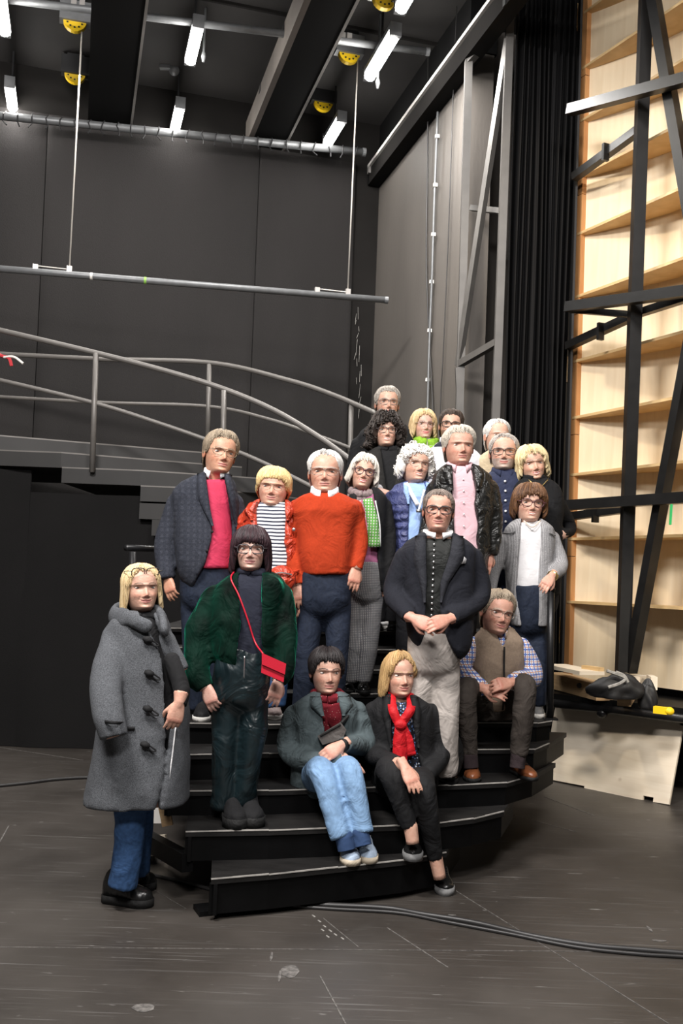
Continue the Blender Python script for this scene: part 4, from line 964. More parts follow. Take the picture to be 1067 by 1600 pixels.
    def solid(s, y0=None, y1=None, inset=0.0, n=26, m_=44, top_in=0):
        y0 = s.rows[0][0] if y0 is None else y0; y1 = s.rows[-1][0] if y1 is None else y1; V = []
        for y in np.linspace(y0, y1, n):
            C, U, d, _, _ = s.row(y, inset)
            for t in np.linspace(0, 2*math.pi, m_, endpoint=False):
                V.append(C+U*spow(math.sin(t), s.NE)+np.array((0, -d, 0))*spow(math.cos(t), s.NE))
        Fc = [q[::-1] for q in grid_faces(n, m_, True)]+[tuple(range(m_)), tuple(range(n*m_-1, (n-1)*m_-1, -1))]
        return V, Fc
    def shell(s, gap, th=.026, n=34, m_=60, quilt=0, ridge=.012):
        gy = [g_[0] for g_ in gap]; R = s.rows; y0, y1 = R[0][0], R[-1][0]; out = []
        for ins in (0, th):
            for y in np.linspace(y0, y1, n):
                gl, gr = np.interp(y, gy, [g_[1] for g_ in gap]), np.interp(y, gy, [g_[2] for g_ in gap])
                C, U, d, xl, xr = s.row(y, ins); hw = (xr-xl)/2; xc = (xl+xr)/2
                ul, ur = np.clip((gl-xc)/hw, -.98, .98), np.clip((gr-xc)/hw, -.98, .98)
                tl, tr = [np.arcsin(np.sign(u)*abs(u)**(s.NE/2)) for u in (ul, ur)]
                q = (ridge*abs(math.sin(math.pi*quilt*(y-y0)/(y1-y0)))-ridge/2) if quilt and not ins else 0
                for t in np.linspace(tr, 2*math.pi+tl, m_):
                    out.append(C+U*(1+q/np.linalg.norm(U))*spow(math.sin(t), s.NE)+np.array((0, -(d+q), 0))*spow(math.cos(t), s.NE))
        N = n*m_; f = grid_faces(n, m_); Fc = [q[::-1] for q in f]+[tuple(k+N for k in q) for q in f]
        for j in range(m_-1): Fc.append((j, j+1, N+j+1, N+j)); a = (n-1)*m_; Fc.append((a+j+1, a+j, N+a+j, N+a+j+1))
        for i in range(n-1): Fc.append((i*m_, N+i*m_, N+(i+1)*m_, (i+1)*m_)); e = m_-1; Fc.append(((i+1)*m_+e, N+(i+1)*m_+e, N+i*m_+e, i*m_+e))
        return out, Fc
    def limb(s, pts, radii, n=22, m_=16, flat=1.0):
        P = [s.w(*p) for p in pts]; Q = catmull(P, n); u = np.linspace(0, len(P)-1, n); R = cub(range(len(radii)), radii, u)
        # round the start so that it joins like a shoulder
        d = Q[0]-Q[1]; d = d/np.linalg.norm(d); pre = [Q[0]+d*R[0]*.75, Q[0]+d*R[0]*.45]
        return tube_vf([pre[0], pre[1]]+Q, [R[0]*.45, R[0]*.85]+list(R), m_, flat)
    def hand(s, wrist, tip, thumb=1, curl=.35, scale=1.0, back=(0, -1, 0.2), spread=.06, fore=None, bend=None):
        W, Tp = s.w(*wrist), s.w(*tip); d = Tp-W; d /= np.linalg.norm(d); nb = np.array(back, float); nb -= d*nb.dot(d); nb /= np.linalg.norm(nb)
        ac = np.cross(d, nb)*thumb; k = scale
        def pt(x, y, z): return W+(ac*x+d*y+nb*z)*k
        vf = []
        V = []
        for y, hw, hh in ((-.05, .026, .020), (0, .027, .019), (.03, .036, .018), (.06, .042, .016), (.085, .042, .014), (.097, .036, .009)):
            for t in np.linspace(0, 2*math.pi, 14, endpoint=False): V.append(pt(hw*spow(math.cos(t), 2.6), y, hh*spow(math.sin(t), 2.6)))
        f = grid_faces(6, 14, True); f = f+[tuple(range(13, -1, -1)), tuple(range(70, 84))]
        vf.append((V, f))
        for i, (x, L) in enumerate(((.029, .070), (.010, .079), (-.010, .073), (-.029, .058))):
            p = np.array((x, .082, 0.0)); a = curl*(.7+.14*i); sp = spread*(1.2-.8*i); P = [p-np.array((0, .02, 0)), p]; ang = 0
            for q, fr in enumerate((.44, .31, .25)):
                ang += a*(1.0 if q else .8); p = p+L*fr*np.array((math.sin(sp)*math.cos(ang), math.cos(ang), -math.sin(ang))); P.append(p)
            C = catmull([pt(*v) for v in P], 12); vf.append(tube_vf(C, np.array([.0095]*3+list(np.linspace(.0095, .0068, 8))+[.004])*k, 8))
        P = [(.018, .012, -.004), (.036, .036, -.010), (.050, .062, -.016-.02*curl), (.050-.012*curl, .090, -.022-.04*curl)]
        C = catmull([pt(*v) for v in P], 10); vf.append(tube_vf(C, np.array([.014, .0145, .0135, .012, .0115, .011, .0105, .0095, .008, .005])*k, 8))
        if fore is not None: vf.append(tube_vf([s.w(*fore), W, pt(0, .02, 0)], [.038*k, .027*k, .022*k], 12))
        V, Fc = join(*vf); me = remeshed(V, Fc, .0046*k, 3)
        n = len(me.vertices); co = np.empty(n*3); me.vertices.foreach_get('co', co); co = co.reshape(-1, 3)
        loc = (co-W)@np.stack([ac, d, nb], 1)/k
        C = np.ones((n, 4)); C[:, :3] = np.array(s.skin)*np.array((1.0, .93, .92)); kn = np.exp(-((loc[:, 1]-.088)/.012)**2)*(loc[:, 2] > 0); C[:, 1:3] *= (1-.16*kn)[:, None]
        s.flesh(co, [tuple(p.vertices) for p in me.polygons], C); bpy.data.meshes.remove(me)
    def under(s, joints=(), legs=()):          # flesh below the clothes
        if s.rows: s.flesh(*s.solid(inset=.05, n=8, m_=14))
        for j in joints: s.flesh(*s.limb(j, [.035]*len(j), 8, 8))
        for j in legs: s.flesh(*s.limb(j, [.05]*len(j), 8, 8))
    # ---- garments
    def jacket(s, rows, gap, sleeves, mat, name='jacket', voxel=.011, amp=.004, k=9, th=.026, quilt=0, aniso=(1, 1, 1), label=None, extra=(), smooth=2, flat=.9, ridge=.012, slim=None):
        if slim is None: slim = .90 if sleeves else 1.0
        if slim != 1.0:
            y0 = rows[0][0]; nr_ = []
            for r in rows:
                a_ = np.clip(((r[0]-y0)*s.mpp()-.10)/.10, 0, 1); k_ = 1-(1-slim)*a_; c_ = (r[1]+r[2])/2; h_ = (r[2]-r[1])/2*k_; nr_.append((r[0], c_-h_, c_+h_)+tuple(r[3:]))
            rows = nr_
        sleeves = [(pts, [rad[0]*.84]+[q*.86 for q in rad[1:]]) for pts, rad in sleeves]
        s.setrows(rows); parts = [s.shell(gap, th, quilt=quilt, ridge=ridge) if gap else s.solid()]
        for pts, rad in sleeves: parts.append(s.limb(pts, rad, flat=flat))
        parts += list(extra)
        s.under([p for p, _ in sleeves])
        return s.cloth(name, *join(*parts), mat, voxel, smooth, amp, k, aniso, label)
    def inner(s, mat, y0, y1, inset=.03, name='shirt', bulge=None, label=None, amp=.003):
        V, Fc = s.solid(y0, y1, inset, 30, 72); l = np.array(s.loc); me = mesh(name, to_arr(V)-l, Fc, mat, True)
        if amp: fold(me, s.seed+3, amp, 12)
        return s.childme(name, me, None, None, label)
    def pants(s, rows, legs, mat, name='trousers', voxel=.012, amp=.005, k=10, aniso=(1, 1, .6), label=None):
        keep = s.rows; parts = []
        if rows:
            r = rows[-1]; c_, h_ = (r[1]+r[2])/2, (r[2]-r[1])/2; px_ = .05/s.mpp(); tail = tuple(r[4:])
            if not tail or tail[0] == 0: rows = list(rows[:-1])+[(r[0], c_-h_*.93, c_+h_*.93, r[3]*.86)+tail, (r[0]+px_*.8, c_-h_*.66, c_+h_*.66, r[3]*.55)+tail, (r[0]+px_*1.5, c_-h_*.3, c_+h_*.3, r[3]*.3)+tail]
            s.setrows(rows); parts.append(s.solid(n=18, m_=32))
        legs = [(pts, [q*.84 for q in rad]) for pts, rad in legs]
        for pts, rad in legs: parts.append(s.limb(pts, rad, 24, 16))
        s.rows = keep
        s.under([], []); 
        for pts, rad in legs: s.flesh(*s.limb(pts, [.026]*len(rad), 8, 8))
        return s.cloth(name, *join(*parts), mat, voxel, 3, amp, k, aniso, label)
    def shoe(s, heel, toe, z, mat, solemat, w_=.095, h=.085, sole=.022, L=None, name='shoe', top=1.0, label=None, yaw_pts=None, laces=None):
        a, b = np.array(pz(*heel, z)), np.array(pz(*toe, z)); d = b-a; d[2] = 0; Ln = np.linalg.norm(d); d /= Ln; Ln = L or min(max(Ln, .25), .30); a = b-d*Ln
        sx = np.array((d[1], -d[0], 0)); U = np.array((0, 0, 1.0))
        uu = np.linspace(0, 1, 16)
        wd = cub([0, .06, .25, .5, .72, .9, 1.0], [.25, .62, .72, .78, 1.0, .80, .18], uu)*w_/2
        hh = cub([0, .05, .15, .3, .42, .6, .8, .93, 1.0], [.7, 1, 1.08*top, 1.05*top, .9, .66, .5, .40, .18], uu)*h
        V = []
        for u, ww, hq in zip(uu, wd, hh):
            for t in np.linspace(0, math.pi, 11): V.append(a+d*u*Ln+sx*ww*spow(math.cos(t), 2.4)+U*(sole*.8+hq*spow(math.sin(t), 2.2 if u > .45 else 3.0)))
        f = [q[::-1] for q in grid_faces(16, 11)]; f += [(i*11, i*11+10, (i+1)*11+10, (i+1)*11) for i in range(15)]+[tuple(range(11)), tuple(range(175, 164, -1))]
        o = s.child(name, V, f, mat, True, label=label)
        V = []
        for zz in (0.0005, sole):
            for u, ww in zip(uu, wd): V.append(a+d*(u*Ln*1.02-.01*Ln)+sx*(ww+.004)+U*zz)
            for u, ww in list(zip(uu, wd))[::-1]: V.append(a+d*(u*Ln*1.02-.01*Ln)-sx*(ww+.004)+U*zz)
        n = 32; s.child('sole', V, [tuple(range(n)), tuple(range(2*n-1, n-1, -1))]+[(k, n+k, n+(k+1) % n, (k+1) % n) for k in range(n)], solemat, False, parent=o)
        if laces is not None:
            vf = []
            for i in range(4):
                u = .42+i*.07; hq = float(np.interp(u, uu, hh)); c = a+d*u*Ln+U*(sole*.8+hq+.002); vf.append(tube_vf([c-sx*.022-U*.006, c+U*.002, c+sx*.022-U*.006], .0035, 5))
            s.child('lace', *join(*vf), laces, True, parent=o)
        return o
    def strip(s, pts, mat, name, wid, th=.008, parent=None, label=None, closed=False):   # flat band through world points, facing the camera
        P = catmull(pts, max(10, len(pts)*5)); V = []
        ws = np.interp(np.linspace(0, 1, len(P)), np.linspace(0, 1, len(wid)), wid) if not np.isscalar(wid) else [wid]*len(P)
        for i, p in enumerate(P):
            d = P[min(i+1, len(P)-1)]-P[max(i-1, 0)]; d /= np.linalg.norm(d)+1e-9; a = np.cross(d, (0, 1, 0)); a /= np.linalg.norm(a)+1e-9
            for sx, sy in ((-1, 0), (1, 0), (1, 1), (-1, 1)): V.append(p+a*sx*ws[i]/2+np.array((0, sy*th, 0)))
        n = len(P); Fc = grid_faces(n, 4, True)+[(3, 2, 1, 0), tuple(range(4*n-4, 4*n))]
        return s.child(name, V, Fc, mat, True, parent, label)
    def collar(s, cx, cy, rpx, mat, hpx=12, gapdeg=22, point=10, dy=0.0, name='collar', stand=1.0, fl=1.35, label=None, lean=0.0):
        mp = s.mpp(dy); c = s.w(cx, cy, dy); r = rpx*mp; V = []; m_ = 36
        an = np.radians(np.linspace(gapdeg, 360-gapdeg, m_))
        for a in an:
            fr = max(0, math.cos(a)); pt_ = point*mp*1.35*fr**9
            up = hpx*mp*stand
            dirv = np.array((math.sin(a), -math.cos(a)*.95, 0)); 
            top = c+dirv*r*.96+np.array((0, 0, up*(1-.7*fr))); mid = c+dirv*r*1.12+np.array((0, -0.004, up*(1-.7*fr)-.004)); bot = c+dirv*(r*min(fl, 1.24))+np.array((0, -.01*fr, -hpx*mp*.25-pt_)); inb = c+dirv*r*.98+np.array((0, 0, -hpx*mp*.3-pt_*.6))
            V += [top, mid, bot, inb]
        Fc = [q for q in grid_faces(m_, 4, True)]+[(3, 2, 1, 0), tuple(range(4*m_-4, 4*m_))]
        return s.child(name, V, Fc, mat, True, label=label)
    def lapels(s, ys, gap, wl, wr, mat, off=.014, name='lapel'):
        gy = [g_[0] for g_ in gap]
        for side, wdt in ((1, wl), (2, wr)):
            if wdt is None: continue
            V = []; n = len(ys)
            ysd = np.linspace(ys[0], ys[-1], 14); wv = np.interp(ysd, ys, wdt)
            for y, ww in zip(ysd, wv):
                g0 = np.interp(y, gy, [g_[side] for g_ in gap]); sgn = -1 if side == 1 else 1
                for o_ in (off+.006, off-.02):
                    V += [s.at(y, g0+sgn*(-1.0), o_), s.at(y, g0+sgn*ww*.5, o_+.004), s.at(y, g0+sgn*ww, o_-.004)]
            Fc = []
            for i in range(13):
                a, b = i*6, (i+1)*6
                for j, k2 in ((0, 1), (1, 2), (2, 5), (5, 4), (4, 3), (3, 0)): Fc.append((a+j, a+k2, b+k2, b+j))
            Fc += [(0, 1, 2, 5, 4, 3), tuple(13*6+q for q in (3, 4, 5, 2, 1, 0))]
            s.child(name, V, Fc, mat, True)
    def button(s, pts, r, mat, name='button', off=.006, inset=0.0):
        for x, y in pts:
            c = s.at(y, x, off, inset); s.child(name, *sphere_vf(c, r, r*.5, r, 8, 6), mat, True)
    def neckwrap(s, cx, cy, rpx, mat, name='scarf', tpx=8, dy=0.0, droop=6, seed=0, turns=1, label=None):
        mp = s.mpp(dy); vf = []; rg = np.random.default_rng(seed)
        for q in range(turns):
            c = s.w(cx, cy+q*tpx*.9, dy); P = []
            for a in np.linspace(0, 2*math.pi, 25): P.append(c+np.array((math.sin(a)*rpx*mp*(1+.06*q), -math.cos(a)*rpx*mp*.95, -droop*mp*max(0, math.cos(a))*(1+q*.4)+rg.normal(0, .003))))
            vf.append(tube_vf(P, tpx*mp*.62, 10, 1.15))
        V, Fc = join(*vf); l = np.array(s.loc); me = mesh(name, to_arr(V)-l, Fc, mat, True); fold(me, seed, .006, 30); return s.childme(name, me, None, None, label)
def legs_auto(p, xl, xr, yhip, spread=0, r=(.085, .07, .06)):
    out = []; zt = px((xl+xr)/2, yhip, p.Y).z
    for x in (xl, xr):
        q = []
        for fz in (0.0, .5, .93):
            zz = zt+(p.z+.05-zt)*fz; # pixel row for that height under the same column
            v = Vector((px(x, yhip, p.Y).x, p.Y, zz))-CPOS; k = F_PX/v.dot(f0); q.append((533.5+k*v.dot(RIGHT), 800+SHIFT-k*v.dot(UP), 0.0))
        out.append((q, list(r)))
    return out
def feet_auto(p, legs, mat, sole, **kw):
    for q, _ in legs:
        x, y, dy = q[-1]; a = px(x, y, p.Y); a.z = p.z
        for hh in (0,):
            v1 = Vector((a.x, a.y+.07, p.z))-CPOS; v2 = Vector((a.x, a.y-.19, p.z))-CPOS
            P1 = (533.5+F_PX*v1.dot(RIGHT)/v1.dot(f0), 800+SHIFT-F_PX*v1.dot(UP)/v1.dot(f0)); P2 = (533.5+F_PX*v2.dot(RIGHT)/v2.dot(f0), 800+SHIFT-F_PX*v2.dot(UP)/v2.dot(f0))
            p.shoe(P1, P2, p.z, mat, sole, **kw)
# ================================================================== PEOPLE: the group
SHORT = [(0, .84), (30, .84), (48, .79), (62, .62), (74, .46), (90, .47), (104, .30), (130, .12), (180, .06)]
RECED = [(0, .92), (25, .91), (45, .83), (60, .64), (76, .46), (90, .47), (104, .30), (130, .12), (180, .06)]
def mm(nm, *a, **k): M[nm] = fab(nm, *a, **k); return M[nm]
mm('denim_dark', (.012, .018, .035), .8, .2, 60); mm('denim_blue', (.035, .085, .20), .8, .25, 50); mm('denim_light', (.20, .33, .52), .8, .15, 40, wrinkle=.35)
mm('black_wool', (.008, .008, .009), .85); mm('black_fine', (.010, .010, .011), .75, wrinkle=.3); mm('navy', (.012, .014, .026), .85, .1)
mm('white_cotton', (.78, .77, .78), .75, .03); mm('black_leather_shoe', (.010, .010, .010), .3, weave=.05, spec=.5); mm('rubber_black', (.012, .012, .012), .7); mm('rubber_white', (.72, .70, .66), .6, .05); mm('rubber_grey', (.20, .20, .20), .6)
mm('trouser_dark', (.013, .013, .016), .8)
GOLD = plain('gold_metal', (.75, .55, .22), .3, metal=.9); SILVER = plain('silver_metal', (.6, .6, .6), .3, metal=.9)

# ---- woman in the grey duffle coat, on the floor at the left
p = Person('woman in a grey wool duffle coat and jeans standing on the floor', 4.70, 0.0, 205, (0.631, 0.401, 0.309))
mm('duffle', (.088, .093, .102), .95, .5, 220, weave=.5, wscale=300, wrinkle=.12, wrs=4)
mm('dark_trim', (.012, .012, .013), .8)
rows = [(952, 196, 248, .085), (962, 182, 258, .115), (976, 170, 264, .14), (1000, 163, 272, .155), (1040, 160, 284, .17), (1085, 157, 293, .18), (1130, 150, 299, .19), (1180, 142, 299, .20), (1220, 134, 297, .205), (1252, 128, 296, .21)]
gap = [(952, 222, 244), (975, 238, 254), (1000, 251, 266), (1030, 262, 276), (1075, 267, 286), (1112, 269, 287), (1135, 270, 278), (1180, 267, 273), (1252, 254, 262)]
p.jacket(rows, gap, [([(183, 992, -.05), (166, 1066, -.19), (170, 1116, -.27), (178, 1152, -.29)], [.085, .090, .084, .076]), ([(258, 1000, -.02), (283, 1050, -.03)], [.07, .06])], M['duffle'], 'duffle_coat', .011, .005, 7, .03, aniso=(1, 1, .4), slim=.95)
p.inner(M['black_wool'], 956, 1200, .035, 'sweater')
p.child('sweater_sleeve', *p.limb([(268, 1030, -.12), (283, 1075, -.17), (281, 1102, -.21)], [.038, .040, .032]), M['black_wool'])
p.hand((280, 1098, -.22), (271, 1130, -.23), 1, .5, .95, back=(.5, -1, .2), fore=(283, 1082, -.2))
for (x, y) in ((240, 996), (244, 1046), (243, 1099), (240, 1152)):          # toggles with cord loops
    c = p.at(y, x, .02); d = p.at(y+1, x+12, .02)
    t_ = p.child('toggle', *tube_vf([c+np.array((-.022, 0, .006)), c, c+np.array((.022, 0, -.006))], [.009, .018, .009], 8), M['dark_trim'])
    p.child('cord_loop', *tube_vf(catmull([c+np.array((.015, 0, -.004)), p.at(y+3, x+8, .018), p.at(y+9, x+15, .018), p.at(y+10, x+10, .018), c+np.array((.012, 0, -.012))], 14), .004, 6), M['dark_trim'])
p.strip([p.at(1128, x, .012) for x in (196, 206, 218, 224)], M['dark_trim'], 'pocket_trim', .014)
cf = [p.w(x, y, dy) for x, y, dy in ((158, 1127, -.30), (165, 1128, -.345), (174, 1129, -.36), (184, 1130, -.345), (192, 1130, -.30))]
p.strip([v for v in cf], M['dark_trim'], 'cuff_trim', .014)
p.strip([p.at(y, x, .006) for y, x in ((1130, 281), (1180, 276), (1240, 268))], M['white_cotton'], 'edge_piping', .006)
Vh, Fh = tube_vf(catmull([p.w(236, 982, -.17), p.w(204, 967, -.14), p.w(178, 962, -.02), p.w(184, 955, .10), p.w(215, 950, .13), p.w(244, 956, .05), p.w(255, 971, -.08), p.w(258, 992, -.15)], 40), [.010]+[.018]*6+[.027]*14+[.026]*12+[.018]*6+[.009], 12, 1.9)
p.cloth('hood', Vh, Fh, M['duffle'], .010, 3, .005, 10)
lg = [([(200, 1170, 0), (205, 1280, -.04), (192, 1385, -.02)], [.10, .092, .082]), ([(215, 1170, .12), (220, 1280, .10), (216, 1362, .16)], [.09, .08, .07])]
p.pants(None, lg, M['denim_blue'], 'jeans')
p.shoe((161, 1408), (238, 1417), 0, M['black_leather_shoe'], M['rubber_black'], .11, .11, .04, top=1.15, name='boot', laces=M['rubber_grey'])
p.shoe((180, 1378), (241, 1391), 0, M['black_leather_shoe'], M['rubber_black'], .11, .11, .04, top=1.15, name='boot')
p.head(221, 918, 71, yaw=25, tilt=-3, fw=1.05, smile=.55, lip=(.50, .20, .18))
p.hair([(0, .90), (22, .86), (40, .76), (54, .52), (64, .12), (80, -.06), (180, -.06)], .05, .06, .06, .05, (.80, .62, .36), (.50, .34, .16), .014, 3, .62)
p.glasses((.03, .03, .03), up=True, label='glasses pushed up on the hair')
p.neckwrap(226, 960, 19, M['black_wool'], 'turtleneck', 8, -.01, 2, 2)
p.done()

# ---- woman in the green velvet jacket
p = Person('dark haired woman in a green velvet jacket and shiny dark leather trousers', 5.06, .357, 375, (0.590, 0.391, 0.328))
mm('velvet', (.0015, .012, .0075), .75, .8, 7, weave=.1, wrinkle=.5, wrs=6, spec=.1, sheen=.8, sheencol=(.012, .25, .15)); mm('leather_teal', (.006, .014, .017), .36, .2, 12, weave=.03, wrinkle=.5, wrs=5, spec=.6)
rows = [(893, 372, 414, .075), (900, 356, 430, .10), (912, 338, 442, .125), (932, 326, 446, .14), (980, 318, 444, .155), (1015, 320, 440, .16), (1035, 330, 434, .15), (1044, 336, 430, .135)]
gap = [(893, 374, 412), (912, 376, 412), (940, 380, 412), (1000, 378, 413), (1044, 374, 417)]
p.jacket(rows, gap, [([(340, 930, 0), (313, 985, -.02), (308, 1040, -.07), (322, 1076, -.10)], [.085, .092, .085, .058]), ([(436, 930, 0), (444, 985, -.02), (444, 1035, -.06), (434, 1066, -.10)], [.075, .078, .07, .05])], M['velvet'], 'velvet_jacket', .011, .009, 9, .026, aniso=(1, 1, .5))
p.inner(M['navy'], 893, 1040, .034, 'turtleneck_sweater'); p.neckwrap(393, 894, 19, M['navy'], 'turtleneck', 8, 0, 1, 1)
p.hand((323, 1072, -.11), (331, 1098, -.13), 1, .55, .95, back=(-.4, -1, .1)); p.hand((435, 1063, -.11), (430, 1085, -.13), -1, .55, .95, back=(.4, -1, .1))
p.pants([(1012, 340, 426, .12), (1050, 334, 424, .135), (1085, 332, 422, .135), (1100, 334, 420, .12)], [([(355, 1085, 0), (350, 1175, -.03), (352, 1258, 0)], [.095, .082, .072]), ([(400, 1085, 0), (393, 1172, -.04), (380, 1254, 0)], [.092, .078, .066])], M['leather_teal'], 'leather_trousers', amp=.009, k=10)
p.strip([p.w(382, 1025, -.17), p.w(381, 1060, -.17)], SILVER, 'zip', .006)
p.shoe((345, 1262), (372, 1297), .357, M['black_wool'], M['rubber_black'], .125, .10, .05, top=1.1, name='boot', L=.28); p.shoe((378, 1258), (397, 1295), .357, M['black_wool'], M['rubber_black'], .125, .10, .05, top=1.1, name='boot', L=.28)
p.head(392, 858, 68, yaw=4, smile=.15, fw=1.02, lip=(.42, .18, .18), brow=(.03, .02, .02))
p.hair([(0, .64), (30, .63), (44, .56), (56, .30), (66, -.02), (80, -.12), (180, -.14)], .075, .10, .09, .07, (.050, .020, .026), (.012, .007, .010), .014, 4, .45)
p.glasses((.05, .045, .05), .14, .10, .013, 3.2)
p.done(); PG = p
bag = Person.__new__(Person); bag = p
bg = empty('handbag', px(427, 1045, p.Y-.22), 'small red leather shoulder bag of the woman in green velvet', 'bag')
M['red_leather'] = plain('red_leather', (.52, .015, .035), .35, bump=.1, bscale=200)
cs_ = [(410, 1021), (446, 1038), (443, 1066), (408, 1051)]
Pf = [px(x, y, p.Y-.27) for x, y in cs_]; Pb = [px(x, y, p.Y-.20) for x, y in cs_]
part('bag_body', (Pf+Pb, [(3, 2, 1, 0), (4, 5, 6, 7), (0, 1, 5, 4), (1, 2, 6, 5), (2, 3, 7, 6), (3, 0, 4, 7)]), M['red_leather'], bg)
fl = [(409, 1020), (447, 1037), (445, 1054), (409, 1038)]
Pf = [px(x, y, p.Y-.28) for x, y in fl]; Pb = [px(x, y, p.Y-.272) for x, y in fl]
part('bag_flap', (Pf+Pb, [(3, 2, 1, 0), (4, 5, 6, 7), (0, 1, 5, 4), (1, 2, 6, 5), (2, 3, 7, 6), (3, 0, 4, 7)]), M['red_leather'], bg)
part('bag_strap', tube_vf(catmull([p.at(893, 358, .02), p.at(905, 366, .015), p.at(930, 378, .012), p.at(965, 391, .012), p.at(1000, 402, .016), px(411, 1022, p.Y-.25)], 30), .0045, 6, 1.5), M['red_leather'], bg, True)

# ---- tall man in navy blazer over pink sweater
p = Person('tall man in a navy blazer over a bright pink sweater', 5.84, .763, 322, (0.548, 0.318, 0.220))
mm('blazer_check', (.030, .033, .048), .9, .35, 150, wrinkle=.15, pat=p_check((.024, .027, .038), (.034, .037, .050), 30)); mm('pink_knit', (.50, .034, .085), .8, .06, wrinkle=.2)
rows = [(736, 322, 353, .07), (745, 300, 362, .10), (755, 280, 369, .125), (772, 266, 374, .14), (805, 266, 375, .155), (850, 270, 376, .175), (890, 274, 374, .18), (908, 280, 366, .17), (918, 288, 350, .15)]
gap = [(736, 323, 352), (755, 326, 356), (800, 333, 366), (828, 339, 371), (850, 336, 373), (880, 326, 373), (905, 312, 364), (918, 306, 352)]
p.jacket(rows, gap, [([(278, 785, 0), (259, 850, .0), (260, 905, -.05)], [.085, .078, .060]), ([(366, 785, .02), (378, 850, .03), (378, 900, .0)], [.075, .068, .052])], M['blazer_check'], 'blazer', .011, .003, 8)
p.inner(M['pink_knit'], 752, 888, .026, 'sweater'); p.lapels([742, 780, 824], gap, [11, 15, 2], [7, 9, 2], M['blazer_check'])
p.collar(338, 742, 17, M['white_cotton'], 12, 26, 10, -.02, 'shirt_collar')
p.hand((262, 902, -.05), (268, 934, -.09), 1, .5, 1.0, back=(-.5, -1, 0)); p.button([(337, 833), (330, 862)], .009, M['dark_trim'])
p.pants([(880, 286, 364, .14), (925, 284, 362, .14), (950, 288, 360, .13)], [([(305, 935, 0), (303, 1030, -.02), (307, 1108, 0)], [.098, .082, .068]), ([(345, 935, 0), (343, 1030, -.02), (340, 1108, .02)], [.098, .082, .068])], M['denim_dark'])
p.shoe((310, 1106), (315, 1129), .763, M['black_fine'], M['rubber_white'], .10, .09, .03, L=.28); p.shoe((343, 1104), (350, 1126), .763, M['black_fine'], M['rubber_white'], .10, .09, .03, L=.28)
p.head(344, 709, 68, yaw=22, tilt=8, pitch=-3, smile=.1, fw=1.0, brow=(.22, .17, .12))
p.hair(SHORT, .07, .06, .05, 0, (.34, .27, .19), (.18, .14, .10), .012, 5, .5, front_th=.05); p.glasses((.35, .30, .22), .13, .085, .006, 2.6, metal=.8)
p.done()

# ---- woman with red leather jacket and striped top
p = Person('short haired blonde woman in a red leather jacket over a striped top', 5.80, .763, 428, (0.610, 0.370, 0.279))
mm('red_jacket', (.46, .045, .018), .38, .12, 20, weave=.05, wrinkle=.55, wrs=12, spec=.5); mm('stripe_top', (.8, .8, .8), .8, .03, pat=p_stripe((.78, .78, .80), (.03, .035, .06), 46, .1, .3))
rows = [(780, 402, 450, .08), (789, 388, 462, .105), (802, 380, 470, .125), (840, 380, 470, .14), (885, 382, 470, .145), (930, 386, 474, .15), (950, 390, 474, .145)]
gap = [(780, 406, 447), (800, 398, 448), (850, 399, 453), (885, 402, 456), (950, 398, 452)]
p.jacket(rows, gap, [([(388, 812, 0), (380, 870, 0), (384, 930, -.05)], [.068, .062, .05]), ([(464, 812, 0), (475, 875, -.02), (478, 942, -.06)], [.072, .068, .056])], M['red_jacket'], 'leather_jacket', .011, .008, 12)
p.inner(M['stripe_top'], 786, 905, .026, 'striped_top'); p.lapels([786, 800, 815], gap, [10, 12, 3], [10, 13, 3], M['red_jacket'])
mm('scarf_mix', (.2, .15, .05), .8, .1, pat=p_spots((.03, .03, .02), [(.5, .25, .03), (.15, .25, .05)], 70, .3)); p.neckwrap(426, 787, 19, M['scarf_mix'], 'neck_scarf', 7, 0, 4, 7)
p.hand((478, 938, -.06), (472, 966, -.09), -1, .5, .92, back=(.3, -1, 0)); p.child('snap', *sphere_vf(p.at(829, 458, .02), .012, .008, .012), SILVER)
wb = single('waist_bag', sphere_vf(Vector(p.w(440, 905, -.20)), .085, .055, .082, 16, 10), M['red_jacket'], 'orange red waist bag worn by the woman in the striped top', 'bag', smooth=True)
part('zip', tube_vf(catmull([p.w(424, 898, -.25), p.w(440, 895, -.262), p.w(456, 898, -.25)], 10), .005, 6), SILVER, wb); part('belt', tube_vf(catmull([p.w(402, 893, -.13), p.w(425, 894, -.18), p.w(455, 894, -.18), p.w(466, 892, -.13)], 14), .010, 6), M['red_jacket'], wb)
p.pants([(890, 392, 462, .13), (940, 394, 462, .135), (965, 398, 460, .12)], [([(412, 950, 0), (412, 1030, 0), (414, 1106, 0)], [.085, .072, .06]), ([(444, 950, 0), (439, 1030, 0), (434, 1104, 0)], [.085, .072, .06])], M['denim_blue'], 'jeans')
mm('pink_shoe', (.62, .48, .46), .7, .06); p.shoe((434, 1102), (428, 1126), .763, M['pink_shoe'], M['rubber_white'], .095, .08, .03, L=.26); p.shoe((414, 1102), (410, 1124), .763, M['pink_shoe'], M['rubber_white'], .095, .08, .03, L=.26)
p.head(427, 762, 62, yaw=0, tilt=4, smile=.5, fw=1.12, brow=(.5, .34, .2))
p.hair([(0, .70), (30, .69), (48, .60), (62, .46), (80, .40), (95, .38), (110, .25), (180, .02)], .06, .05, .06, 0, (.80, .60, .30), (.52, .34, .14), .014, 6, .6); p.glasses((.4, .3, .2), .125, .08, .005, 2.5, metal=.7)
p.done()

